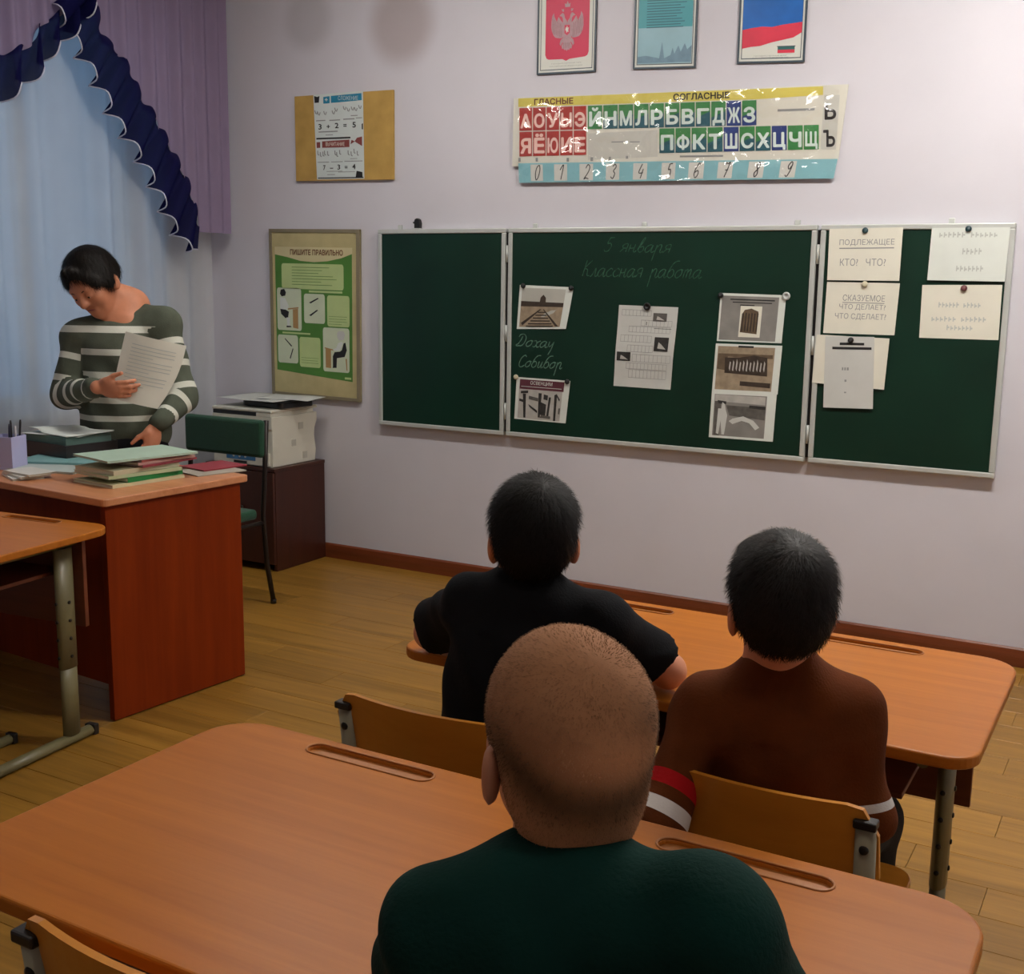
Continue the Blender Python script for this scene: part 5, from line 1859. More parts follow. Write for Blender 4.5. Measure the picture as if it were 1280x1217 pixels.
# side profile with wavy back edge, extruded along x
prof = [(-.185, 0), (.155, 0), (.165, .06), (.158, .10), (.150, .14), (.156, .18), (.176, .22), (.176, .262), (-.19, .262), (-.19, .20), (-.185, .19)]
me = prism_mesh('printer_body', prof, -.205, .205, .004)
me.transform(Matrix(((0, 0, 1, 0), (1, 0, 0, 0), (0, 1, 0, 0), (0, 0, 0, 1))))
pb = put('printer_body', me, m_pr, pr)
box('paper_cassette', m_pr, pr, -.19, .19, -.20, -.186, .006, .075, bevel=.003)
box('cassette_label', m_prb, pr, -.10, .10, -.2015, -.2002, .03, .062, bevel=0)
box('cassette_grip', m_dark, pr, -.05, .04, -.2018, -.2002, .012, .024, bevel=0)
for i in range(3):
    put('label_dot', lathe_mesh('label_dot', [(.007, 0), (.006, .001)], 12, 'Y-'), m_pr, pr).location = (-.05 + .04 * i, -.2016, .047)
box('output_slot', m_dark, pr, -.18, .16, -.194, -.188, .11, .185, bevel=0)
box('scanner_gap', m_dark, pr, -.2, .1, -.188, .15, .2625, .282, bevel=.002)
box('scanner_lid', m_pr, pr, -.205, .206, -.192, .18, .2825, .30, bevel=.006)
box('control_panel', m_pr, pr, .1005, .2, -.19, .15, .2625, .282, bevel=.002)
for (yy, z_) in ((.04, .20), (-.02, .115), (.07, .04)):
    box('side_latch', m_pr2, pr, .2052, .2068, yy - .018, yy + .018, z_ - .018, z_ + .018, bevel=0)
# black tray and sheets lying on the printer
zt = CZ + .302
bt = thing('black_tray', 'shallow black tray lying on top of the printer', 'tray', (-.52, -.22, zt), math.radians(-8))
put('tray_body', prism_mesh('tray_body', round_rect(-.16, .15, -.12, .12, .03, 5), .0005, .03, .006), m_dark, bt)
box('tray_rim', m_dark, bt, -.165, .155, -.125, .125, .0305, .034, bevel=.001)
for k, (x_, y_, r_, L, W_, lab) in enumerate(((-.60, -.24, -4, .42, .297, 'long grey sheet sticking out over the black tray on the printer'), (-.45, -.2, 12, .30, .21, 'loose paper on the printer in front of the beige wall board'))):
    V = []
    for j in range(7):
        for i in range(13):
            a, b = i / 12 - .5, j / 6 - .5
            V.append((a * L, b * W_, .008 * math.sin(a * 5 + k * 2) * (a) + .004 * b))
    F = [(j * 13 + i, j * 13 + i + 1, j * 13 + i + 14, j * 13 + i + 13) for j in range(6) for i in range(12)]
    o = put('paper_sheet', make_mesh('paper_sheet', V, F, True), m_paper3)
    o.location = (x_, y_, zt + .040 + .008 * k)
    o.rotation_euler = (0, 0, math.radians(r_))
    so = o.modifiers.new('thick', 'SOLIDIFY')
    so.thickness = .0012
    tag(o, lab, 'paper')

m_gch = mat('chair_green_cloth', (10, 66, 42), rough=0.85, vary=0.12, scale=90, bump=0.3, bscale=300, sheen=0.2)
m_frm = mat('chair_frame_dark', (34, 26, 22), rough=0.4, vary=0.1, metal=0.3)
gcx, gcy = -.225, -.98
gch = thing('upholstered_chair', 'dark framed chair with a green padded seat and back behind the teacher desk', 'chair', (gcx, gcy, 0), math.radians(0))
# faces -y
V, F = [], []
me = box_mesh('backrest', -.245, .235, .02, .06, .70, .875, bevel=.018, seg=3)
put('backrest', me, m_gch, gch)
put('seat', box_mesh('seat', -.22, .22, -.33, .01, .415, .465, bevel=.02, seg=3), m_gch, gch)
for sx in (-1, 1):
    x_ = sx * .232
    tube('back_post', m_frm, gch, [(x_, .085, .012), (x_, .045, .20), (x_, .025, .43), (x_, .045, .64), (x_, .062, .872)], .011, rx=.013, n=10)
    tube('front_leg', m_frm, gch, [(x_ * .95, -.33, .012), (x_ * .95, -.315, .40)], .011, n=10)
    tube('side_rail', m_frm, gch, [(x_ * .95, -.32, .40), (x_, .03, .40)], .010, n=10)
    for yy in (.085, -.33):
        put('foot_tip', lathe_mesh('foot_tip', [(.014, 0), (.014, .02), (.012, .022)], 12), m_cap, gch).location = (x_ * (1 if yy > 0 else .95), yy, .0005)
tube('front_rail', m_frm, gch, [(-.22, -.315, .40), (.22, -.315, .40)], .010, n=10)

# ================================================================ PEOPLE
def nrm(v):
    v = np.asarray(v, float)
    return v / np.linalg.norm(v)


def frame(fwd, up):
    f = nrm(fwd)
    r = nrm(np.cross(f, up))
    return np.stack([r, f, np.cross(r, f)], 1)       # columns: right, forward, up


def cloth_mat(name, rgb, vary=0.15, rough=0.9, sheen=0.15, knit=None):
    m = mat(name, rgb, rough=rough, vary=vary, scale=14, bump=0.25, bscale=knit or 220, spec=0.15)
    return m


def skin_mat(name, rgb):
    m = mat(name, rgb, rough=0.5, vary=0.08, scale=22, bump=0.08, bscale=160, spec=0.35)
    return m


m_skin = skin_mat('skin_child', (206, 142, 110))
m_skin2 = skin_mat('skin_adult', (198, 132, 100))
m_lip = mat('lips', (160, 84, 74), rough=0.45)
m_eye = mat('eye_white', (226, 222, 214), rough=0.2, vary=0.02)
m_iris = mat('iris_brown', (58, 40, 26), rough=0.2)
m_hair_k = mat('hair_black', (13, 10, 8), rough=0.62, vary=0.4, scale=40, bump=0.2, bscale=150, spec=0.22)
m_hair_b = mat('hair_dark_brown', (20, 15, 11), rough=0.58, vary=0.4, scale=40, bump=0.2, bscale=140, spec=0.25)
m_brow = mat('eyebrow_brown', (70, 46, 34), rough=0.8)


def head_prims(B, c, R, s):
    W = lambda *p: c + R @ (np.array(p) * s)
    r = lambda *q: np.array(q) * s
    B.ell(W(0, -.012, .03), r(.073, .092, .085), R, k=.03 * s)
    for x in (-1, 1):
        B.ell(W(x * .026, -.028, .046), r(.040, .058, .046), R, k=.03 * s)
    B.ell(W(0, .03, -.03), r(.058, .06, .075), R, k=.03 * s)
    B.ell(W(0, .042, -.078), r(.040, .040, .032), R, k=.03 * s)
    B.cone(W(-.032, .078, .020), W(.032, .078, .020), .012 * s, .012 * s, k=.02 * s)
    for x in (-1, 1):
        B.ell(W(x * .036, .062, -.027), r(.022, .022, .024), R, k=.025 * s)
        B.ell(W(x * .030, .100, .001), r(.014, .014, .011), R, k=.012 * s, op='s')
        B.ell(W(x * .030, .080, .001), r(.0135, .0125, .0125), R, k=.004 * s)
        B.ell(W(x * .079, -.010, -.022), r(.010, .021, .033), R @ np.array(Euler((.15, 0, x * .35)).to_matrix()), k=.008 * s)
        B.ell(W(x * .090, .000, -.020), r(.006, .010, .018), R, k=.006 * s, op='s')
        B.ell(W(x * .011, .095, -.030), r(.008, .009, .007), R, k=.008 * s)
    B.cone(W(0, .090, .008), W(0, .107, -.026), .0085 * s, .0125 * s, k=.012 * s)
    B.cone(W(-.018, .083, -.056), W(.018, .083, -.056), .006 * s, .006 * s, k=.006 * s)
    B.cone(W(-.016, .083, -.066), W(.016, .083, -.066), .007 * s, .007 * s, k=.006 * s)
    B.ell(W(0, .072, -.092), r(.018, .016, .016), R, k=.02 * s)


def hand_prims(B, wrist, d, nrml, side, curl=(.5, .6, .5), s=1.0, spread=0.0, thumb=(.6, .7, .35)):
    """d points to the fingertips, nrml out of the palm, side=+1 puts the thumb on +across"""
    d = nrm(d)
    nrml = nrm(np.asarray(nrml, float) - (np.asarray(nrml) @ d) * d)
    ac = np.cross(d, nrml)
    wrist = np.asarray(wrist, float)
    R = np.stack([ac, d, nrml], 1)
    B.ell(wrist + d * .045 * s, np.array([.038, .052, .0165]) * s, R, k=.012 * s)
    B.ell(wrist + d * .028 * s + ac * side * .022 * s + nrml * .006 * s, np.array([.018, .030, .015]) * s, R, k=.012 * s)
    for k in range(4):
        ln = (.064, .074, .068, .052)[k] * s
        rad = (.0088, .0092, .0088, .0078)[k] * s
        b = wrist + d * (.082, .088, .085, .076)[k] * s + ac * side * (.028 - .0187 * k) * s
        a = 0.0
        p = b
        for j in range(3):
            a += curl[j]
            sd = ac * side * (1.5 - k) * spread
            q = p + (d * math.cos(a) + nrml * math.sin(a) + sd) * ln * (.46, .31, .25)[j]
            B.cone(p, q, rad * (1 - .07 * j), rad * (1 - .07 * (j + 1)), k=.004 * s)
            p = q
    b = wrist + d * .030 * s + ac * side * .030 * s
    td = nrm(d * thumb[0] + ac * side * thumb[1] + nrml * thumb[2])
    q = b + td * .036 * s
    td2 = nrm(td * .7 + d * .55 + nrml * .15)
    B.cone(b, q, .0115 * s, .0098 * s, k=.012 * s)
    B.cone(q, q + td2 * .034 * s, .0098 * s, .0078 * s, k=.004 * s)


def face_parts(root, c, R, s, lids=0.0, back=0.0):
    W = lambda *p: c + R @ (np.array(p) * s)
    for x in (-1, 1):
        me = lathe_mesh('eye', [(.0, -.0105 * s), (.006 * s, -.0085 * s), (.010 * s, -.003 * s), (.0105 * s, 0), (.010 * s, .003 * s), (.006 * s, .0085 * s), (0, .0105 * s)], 14)
        M = Matrix.Translation(Vector(W(x * .030, .0835 - back, .000 - lids * .004)))
        me.transform(M)
        e = put('eye', me, m_eye, root, True)
        me = lathe_mesh('iris', [(.0, 0), (.0048 * s, 0), (.0046 * s, .0006 * s), (0, .0010 * s)], 14)
        Rm = Matrix(((R[0, 0], R[0, 2], R[0, 1], 0), (R[1, 0], R[1, 2], R[1, 1], 0), (R[2, 0], R[2, 2], R[2, 1], 0), (0, 0, 0, 1)))
        me.transform(Matrix.Translation(Vector(W(x * .030, .0940 - back, -.001 - lids * .005))) @ Rm)
        put('iris', me, m_iris, e)
        pts = [W(x * .016, .0905, .0185), W(x * .028, .0895, .0225), W(x * .042, .079, .019)]
        put('eyebrow', tube_mesh('eyebrow', catmull(pts, 4), .0030 * s, rx=.0018 * s, n=6), m_brow, root, True)
    pts = [W(-.021, .0845, -.0605), W(-.008, .0905, -.0595), W(.008, .0905, -.0595), W(.021, .0845, -.0605)]
    put('lips', tube_mesh('lips', catmull(pts, 5), .0035 * s, rx=.0030 * s, n=6), m_lip, root, True)


def hair_noise(c, R, amp, n1=26):
    def f(P):
        L = (P - c) @ R
        ph = np.arctan2(L[:, 0], -L[:, 1] + .02)
        el = L[:, 2]
        return amp * (np.sin(ph * n1 + 6 * np.sin(el * 40)) + .7 * np.sin(ph * n1 * 2.3 + el * 60) + .6 * np.sin(el * 90 + ph * 5))
    return f


def limb_dist(P, pts):
    best = np.full(len(P), 9.0)
    acc = 0.0
    co = np.zeros(len(P))
    for i in range(len(pts) - 1):
        a, b = np.asarray(pts[i]), np.asarray(pts[i + 1])
        t, L = _seg(P, a, b)
        d = np.linalg.norm(L, axis=1)
        ln = np.linalg.norm(b - a)
        m_ = d < best
        co = np.where(m_, acc + t * ln, co)
        best = np.where(m_, d, best)
        acc += ln
    return best, co


def shoe(root, ankle, d, s=1.0, m=None):
    d = nrm([d[0], d[1], 0])
    B = Body()
    a = np.array([ankle[0], ankle[1], 0.0])
    B.cone(a + np.array([0, 0, .036]) - d * .03, a + np.array([0, 0, .030]) + d * .13 * s, .036, .030, k=.02, flat=(0, 0, 1), fs=.8)
    B.cone(a + np.array([0, 0, .05]), a + np.array([0, 0, .10]), .040, .038, k=.03)
    me, V_, Q_ = B.mesh('shoe', .007)
    V_[:, 2] = np.maximum(V_[:, 2], .001)
    me.vertices.foreach_set('co', V_.astype(np.float32).ravel())
    put('shoe', me, m or m_dark, root, True)


def hair_strands(root, name, V_, Q_, hc, HR, s, m, count, length, width, rise, seed=1, attr=None, lean=1.0):
    """single hairs rooted on the hair cap, combed away from the crown"""
    g_ = np.random.default_rng(seed)
    e1 = V_[Q_[:, 1]] - V_[Q_[:, 0]]
    e2 = V_[Q_[:, 3]] - V_[Q_[:, 0]]
    fn = np.cross(e1, e2)
    fn /= np.linalg.norm(fn, axis=1)[:, None] + 1e-12
    fc = V_[Q_].mean(1)
    out = ((fc - hc) * fn).sum(1) > .02 * s
    ids = g_.choice(np.nonzero(out)[0], count)
    p = V_[Q_[ids, 0]] + e1[ids] * g_.random((count, 1)) + e2[ids] * g_.random((count, 1))
    n_ = fn[ids] * .35 + (p - hc) / np.linalg.norm(p - hc, axis=1)[:, None] * .65
    n_ /= np.linalg.norm(n_, axis=1)[:, None]
    crown = hc + HR @ (np.array([.01, -.055, .10]) * s)
    t_ = p - crown
    t_ -= (t_ * n_).sum(1)[:, None] * n_
    t_ /= np.linalg.norm(t_, axis=1)[:, None] + 1e-9
    sd = np.cross(n_, t_)
    t_ = t_ + sd * g_.normal(0, .30, (count, 1))
    ln = length * g_.uniform(.6, 1.2, (count, 1))
    rows = []
    for k_, q in enumerate((0, .35, .7, 1.0)):
        c_ = p - n_ * .001 + t_ * ln * q * lean + n_ * ln * rise * (q - .45 * q * q * 2 * lean)
        wd = width * (1, .9, .6, .1)[k_]
        rows += [c_ - sd * wd / 2, c_ + sd * wd / 2]
    A = np.stack(rows, 1).reshape(-1, 3)
    base = np.arange(count)[:, None] * 8
    FQ = np.concatenate([base + np.array([[2 * k_, 2 * k_ + 1, 2 * k_ + 3, 2 * k_ + 2]]) for k_ in range(3)])
    me = bpy.data.meshes.new(name)
    me.vertices.add(len(A))
    me.vertices.foreach_set('co', A.astype(np.float32).ravel())
    me.loops.add(len(FQ) * 4)
    me.loops.foreach_set('vertex_index', FQ.astype(np.int32).ravel())
    me.polygons.add(len(FQ))
    me.polygons.foreach_set('loop_start', np.arange(0, len(FQ) * 4, 4, dtype=np.int32))
    me.update(calc_edges=True)
    if attr is not None:
        float_attr(me, 'hairden', np.repeat(attr[Q_[ids, 0]], 8))
    o = put(name, me, m, root, True)
    o['kind'] = 'stuff'
    return o


def seated_boy(label, cfg):
    g = {k: (np.array(v, float) if isinstance(v, (tuple, list, np.ndarray)) else v) for k, v in cfg.items()}
    P, N, SL, SR = g['P'], g['N'], g['SL'], g['SR']
    hc, s = g['head'], g['s']
    HR = frame(g['hf'], g['hu'])
    t = thing('person', label, 'person', (P[0], P[1], g['seat']))
    up = nrm(N - P)
    rt = nrm((SR - SL) - ((SR - SL) @ up) * up)
    TR_ = np.stack([rt, np.cross(up, rt), up], 1)
    fw = TR_[:, 1]
    Ht = np.linalg.norm(N - P)
    k_ = g.get('wide', 1.0)
    arms = [(SL, g['EL'], g['WL']), (SR, g['ER'], g['WR'])]
    # ---- skin
    B = Body()
    head_prims(B, hc, HR, s)
    nb = hc + HR @ (np.array([0, -.022, -.05]) * s)
    B.cone(nb, N + fw * .01, .043 * s, .054 * s, k=.03)
    B.ell(P + up * Ht * .70, (.12 * k_, .08, .13), TR_, k=.04)
    B.ell(P + up * Ht * .30, (.115 * k_, .08, .14), TR_, k=.04)
    B.cone(SL, SR, .035, .035, k=.04)
    for i, (S_, E_, W_) in enumerate(arms):
        B.cone(S_, E_, .038, .033, k=.02)
        B.cone(E_, W_, .034, .023, k=.02)
        d = nrm(W_ - E_)
        hand_prims(B, W_ + d * .01, g['hd'][i] if 'hd' in g else d, g['hn'][i], g['hs'][i], s=.80, curl=g.get('curl', (.2, .3, .2)))
    me, V_, Q_ = B.mesh('body', .0048, smooth=1)
    put('body', me, g.get('skin', m_skin), t, True)
    face_parts(t, hc, HR, s)
    # ---- shirt
    B = Body()
    B.ell(P + up * Ht * .12, (.145 * k_, .115, .13), TR_, k=.05)
    B.ell(P + up * Ht * .40, (.138 * k_, .102, .17), TR_, k=.06)
    B.ell(P + up * Ht * .64, (.140 * k_, .100, .13), TR_, k=.06)
    for S_ in (SL, SR):
        B.cone(N - up * .040, S_, .058, .046, k=.045)
    B.cone(SL - up * .01, SR - up * .01, .046, .046, k=.05)
    sl = g['sleeve']
    for (S_, E_, W_) in arms:
        if sl < 1.0:                               # short sleeve, ends above the elbow
            B.cone(S_, S_ + (E_ - S_) * .3, .047, .050, k=.035)
            B.cone(S_ + (E_ - S_) * .1, S_ + (E_ - S_) * sl, .048, .056 * g.get('slw', 1.0), k=.012, ends='flat')
        else:
            B.cone(S_, E_, .047, .045, k=.035)
            B.cone(E_, E_ + (W_ - E_) * (sl - 1), .046, .034, k=.03)
    # open neck
    if 'collar' in g:
        B.cone(N - up * .03, N + (nb - N) * .22, .058 * s, .053 * s, k=.03)
    cf = rng.uniform(0, 6, 4)

    def folds_(Pp):
        L = (Pp - P) @ TR_
        return .0030 * np.sin(L[:, 2] * 46 + 3 * np.sin(L[:, 0] * 14 + cf[0]) + cf[1]) * (L[:, 2] < Ht * .75) + .0022 * np.sin(L[:, 0] * 60 + L[:, 2] * 35 + cf[2])
    me, V_, Q_ = B.mesh('shirt', .006, smooth=2, noise=folds_)
    if 'band' in g:
        co_ = np.zeros(len(V_))
        for sd, (S_, E_, W_) in zip((1, 2), arms):
            d, co = limb_dist(V_, (S_, E_, W_))
            inn = (d < .066) & (co > .10)
            co_ = np.where(inn, co * (1 if sd == 1 else -1), co_)
        float_attr(me, 'band', co_)
    put('shirt', me, g['shirt'], t, True).name = g.get('shirt_name', 'shirt')
    # ---- trousers
    B = Body()
    B.ell(P + np.array([0, 0, -.005]), (.140 * k_, .115, .088), None, k=.05)
    for i, sx in enumerate((-1, 1)):
        hip = P + rt * sx * .075 + np.array([0, 0, -.01])
        kn = g['K'][i]
        an = g['A'][i]
        B.cone(hip, kn, .078, .056, k=.04)
        B.cone(kn, an, .054, .042, k=.03)
    me, V_, Q_ = B.mesh('trousers', .009, smooth=2)
    put('trousers', me, g['trousers'], t, True)
    for i in range(2):
        shoe(t, g['A'][i], fw)
    # ---- hair
    B = Body()
    Wd = lambda *p: hc + HR @ (np.array(p) * s)
    r_ = lambda *q: np.array(q) * s
    if g['hair'] == 'thick':
        hx = g.get('hairx', 1.0)
        B.ell(Wd(0, -.014, .036), r_(.083 * hx, .101, .092), HR, k=.02)
        for x in (-1, 1):
            B.ell(Wd(x * .026, -.028, .046), r_(.049, .066, .055), HR, k=.02)
        B.ell(Wd(0, -.050, -.012), r_(.070 * hx, .058, .062), HR, k=.03)
        B.ell(Wd(0, .062, .078), r_(.060, .034, .024), HR, k=.03)
        B.ell(Wd(0, .094, -.045), r_(.085, .072, .084), HR, k=.01, op='s')
        for x in (-1, 1):
            B.ell(Wd(x * .088, .006, -.036), r_(.024, .030, .036), HR, k=.012, op='s')
        B.ell(Wd(0, -.03, -.150), r_(.13, .13, .078), HR, k=.012, op='s')
        me, V_, Q_ = B.mesh('hair', .0042, smooth=1, noise=hair_noise(hc, HR, .0006))
        put('hair', me, g['hairm'], t, True)
        hair_strands(t, 'hair_strands', V_, Q_, hc, HR, s, g['hairm'], 9000, .026, .0011, .22, 3)
    else:
        B.ell(Wd(0, -.012, .031), r_(.0805, .0990, .0915), HR, k=.02)
        for x in (-1, 1):
            B.ell(Wd(x * .026, -.028, .046), r_(.046, .064, .052), HR, k=.02)
        B.ell(Wd(0, -.040, -.020), r_(.066, .064, .066), HR, k=.03)
        B.cone(Wd(0, -.045, -.05), Wd(0, -.036, -.10), .053 * s, .052 * s, k=.03)
        B.ell(Wd(0, .100, -.045), r_(.085, .075, .088), HR, k=.006, op='s')
        for x in (-1, 1):
            B.ell(Wd(x * .088, .004, -.036), r_(.022, .030, .038), HR, k=.008, op='s')
        B.ell(Wd(0, -.03, -.178), r_(.13, .13, .078), HR, k=.006, op='s')
        me, V_, Q_ = B.mesh('hair', .0042, smooth=1)
        L = ((V_ - hc) @ HR) / s
        az = np.arctan2(L[:, 0], -L[:, 1])
        zb = -.014 + .026 * np.minimum((az / .9) ** 2, 1.3)                      # dark band that dips at the back
        den = .55 + .45 * np.exp(-((L[:, 2] - zb) / .023) ** 2) * np.exp(-(az / 1.5) ** 4) - .50 * np.exp(-((az - .05) / .60) ** 2 - ((L[:, 2] - .022) / .032) ** 2)
        den += .30 * np.exp(-((az - .55) / .25) ** 2 - ((L[:, 2] - .05) / .03) ** 2)
        den -= .28 * np.clip((zb - .02 - L[:, 2]) / .03, 0, 1)
        den = np.clip(den, 0, 1)
        float_attr(me, 'hairden', den)
        put('hair', me, g['hairm'], t, True)
        hair_strands(t, 'hair_strands', V_, Q_, hc, HR, s, g['hairm'], 16000, .0055, .0006, .8, 4, attr=np.clip(den + .25, 0, 1), lean=.55)
    return t


# materials with bands and density
def attr_mat(name, base, build):
    m = cloth_mat(name, base)
    nt = m.node_tree
    b = nt.nodes['Principled BSDF']
    src = b.inputs['Base Color'].links[0].from_socket
    at = nt.nodes.new('ShaderNodeAttribute')
    at.attribute_name = 'band'
    out = build(nt, at.outputs['Fac'], src)
    nt.links.new(out, b.inputs['Base Color'])
    return m


def between(nt, v, lo_, hi_):
    a = nt.nodes.new('ShaderNodeMath')
    a.operation = 'GREATER_THAN'
    a.inputs[1].default_value = lo_
    nt.links.new(v, a.inputs[0])
    b = nt.nodes.new('ShaderNodeMath')
    b.operation = 'LESS_THAN'
    b.inputs[1].default_value = hi_
    nt.links.new(v, b.inputs[0])
    c_ = nt.nodes.new('ShaderNodeMath')
    c_.operation = 'MULTIPLY'
    nt.links.new(a.outputs[0], c_.inputs[0])
    nt.links.new(b.outputs[0], c_.inputs[1])
    return c_.outputs[0]


def mixc(nt, fac, a, col):
    x_ = nt.nodes.new('ShaderNodeMix')
    x_.data_type = 'RGBA'
    nt.links.new(fac, x_.inputs[0])
    nt.links.new(a, x_.inputs[6])
    x_.inputs[7].default_value = lin(col)
    return x_.outputs[2]


def brown_build(nt, v, src):
    o_ = mixc(nt, between(nt, v, .140, .166), src, (176, 22, 26))
    o_ = mixc(nt, between(nt, v, -.164, -.150), o_, (190, 186, 182))
    return mixc(nt, between(nt, v, .188, .214), o_, (214, 208, 202))


def stripe_build(nt, v, src):
    return mixc(nt, between(nt, v, -1, .14), src, (206, 208, 196))


m_brown_sw = attr_mat('sweater_brown', (92, 44, 12), brown_build)
m_stripe_sw = attr_mat('sweater_striped', (84, 90, 78), stripe_build)
m_black_t = cloth_mat('shirt_black', (16, 17, 20))
m_green_t = cloth_mat('shirt_dark_green', (8, 46, 40))
m_trou = cloth_mat('trousers_black', (20, 20, 24))
m_trou_g = cloth_mat('trousers_dark_grey', (44, 42, 40))

m_buzz = mat('hair_shaved_blond', (116, 88, 60), rough=0.75, vary=0.25, scale=90, bump=0.12, bscale=900, spec=0.2)
_nt = m_buzz.node_tree
_b = _nt.nodes['Principled BSDF']
_src = _b.inputs['Base Color'].links[0].from_socket
_at = _nt.nodes.new('ShaderNodeAttribute')
_at.attribute_name = 'hairden'
_x = _nt.nodes.new('ShaderNodeMix')
_x.data_type = 'RGBA'
_x.inputs[6].default_value = lin((218, 154, 108))
_x2 = _nt.nodes.new('ShaderNodeMix')
_x2.data_type = 'RGBA'
_x2.blend_type = 'MULTIPLY'
_x2.inputs[0].default_value = 0.6
_nt.links.new(_src, _x2.inputs[6])
_x2.inputs[7].default_value = lin((150, 120, 96))
_nt.links.new(_x2.outputs[2], _x.inputs[7])
_nt.links.new(_at.outputs['Fac'], _x.inputs[0])
_nt.links.new(_x.outputs[2], _b.inputs['Base Color'])

black = dict(P=(2.50, -3.075, .525), N=(2.565, -3.075, .962), SL=(2.445, -3.09, .893), SR=(2.705, -3.03, .875), head=dep(667, 670, 2.25), hf=(-.50, .85, .0), hu=(0, 0, 1), s=.98, seat=.42,
             EL=(2.225, -2.905, .745), ER=(2.775, -2.865, .745), WL=(2.40, -2.75, .733), WR=(2.60, -2.70, .733), hn=[(0, 0, -1), (0, 0, -1)], hs=[1, -1], sleeve=.72, slw=1.12, wide=.95,
             shirt=m_black_t, trousers=m_trou, K=[(2.42, -2.74, .475), (2.60, -2.74, .475)], A=[(2.42, -2.72, .09), (2.60, -2.72, .09)], hair='thick', hairm=m_hair_k)
seated_boy('boy in a black short sleeved shirt leaning with both elbows on the front desk', black)
brown = dict(P=(3.07, -3.06, .525), N=(3.085, -3.135, .888), SL=(2.965, -3.165, .80), SR=(3.185, -3.07, .81), head=dep(975, 754, 1.92), hf=(-.48, .87, .02), hu=(-.03, 0, 1), s=.98, seat=.42,
             EL=(2.94, -3.33, .642), ER=(3.225, -3.09, .635), WL=(2.80, -3.10, .60), WR=(3.19, -2.965, .61), hn=[(0, 0, -1), (0, 0, -1)], hs=[1, -1], sleeve=1.95, collar=1, band=1,
             shirt=m_brown_sw, shirt_name='sweater', trousers=m_trou_g, K=[(2.98, -2.74, .475), (3.17, -2.74, .475)], A=[(2.98, -2.72, .09), (3.17, -2.72, .09)], hair='thick', hairm=m_hair_b, hairx=1.02)
seated_boy('boy in a brown sweater with red and white sleeve bands at the front desk', brown)
green = dict(P=(3.20, -4.20, .565), N=dep(706, 1056, 1.065), SL=dep(560, 1158, 1.05), SR=dep(890, 1158, .98), head=dep(704, 926, 1.09), hf=(-.74, .67, .05), hu=(.0, .0, 1), s=.925, seat=.47,
             EL=(2.985, -4.06, .785), ER=(3.365, -4.02, .785), WL=(3.08, -3.86, .768), WR=(3.24, -3.84, .768), hn=[(0, 0, -1), (0, 0, -1)], hs=[1, -1], sleeve=.7, slw=1.08, wide=1.0,
             shirt=m_green_t, trousers=m_trou, K=[(3.10, -3.86, .50), (3.28, -3.86, .50)], A=[(3.10, -3.84, .09), (3.28, -3.84, .09)], hair='buzz', hairm=m_buzz)
seated_boy('boy with shaved blond hair and a dark green shirt in the foreground', green)

# ---------------------------------------------------------------- teacher
toC = nrm(np.array([-AX[2][0], -AX[2][1], 0]))
imR = nrm(np.array([AX[0][0], AX[0][1], 0]))
UP = np.array([0, 0, 1.0])
ZT_ = 5.0
tc = {k: dep(*v) for k, v in dict(S1=(99, 420, 5.0), S2=(205, 403, 5.0), N=(163, 376, 5.05), head=(116, 352, 4.92), E1=(82, 492, 4.98), W1=(121, 484, 4.67), E2=(229, 498, 4.98), W2=(196, 530, 4.80)).items()}
tP = dep(160, 570, 5.06)
tt = thing('person', 'woman in a striped grey green sweater standing behind the teacher desk with a sheet', 'person', (tP[0], tP[1], 0))
hf = nrm(toC * .72 - imR * .20 - UP * .58)
HR = frame(hf, UP * .85 + toC * .5 - imR * .38)
hs_ = 1.16
hc = tc['head']
B = Body()
head_prims(B, hc, HR, hs_)
B.cone(hc + HR @ np.array([0, -.02, -.05]) * hs_, tc['N'] - UP * .02, .056, .066, k=.04)
B.cone(tc['N'] - UP * .03, tc['N'] - UP * .10 + toC * .04, .075, .09, k=.05)
B.ell((tc['S1'] + tc['S2']) / 2 - UP * .16, (.15, .10, .20), frame(toC, UP), k=.05)
B.ell(tP + UP * .05, (.14, .09, .16), frame(toC, UP), k=.05)
hd1 = nrm(imR * .95 + toC * .25 - UP * .05)
hd2 = nrm(-imR * .22 + toC * .25 - UP * .85)
for E_, W_, S_ in ((tc['E1'], tc['W1'], tc['S1']), (tc['E2'], tc['W2'], tc['S2'])):
    B.cone(S_, E_, .045, .040, k=.02)
    B.cone(E_, W_, .040, .028, k=.02)
hand_prims(B, tc['W1'] + hd1 * .015, hd1, -toC * .9 + UP * .2, 1, curl=(.45, .45, .3), s=1.05, thumb=(.8, .55, .2))
hand_prims(B, tc['W2'] + hd2 * .015, hd2, -imR * .6 - toC * .5, -1, curl=(.45, .55, .5), s=1.05, thumb=(.7, .6, .4))
me, V_, Q_ = B.mesh('body', .0048, smooth=1)
put('body', me, m_skin2, tt, True)
face_parts(tt, hc, HR, hs_, lids=1.0, back=.0035)
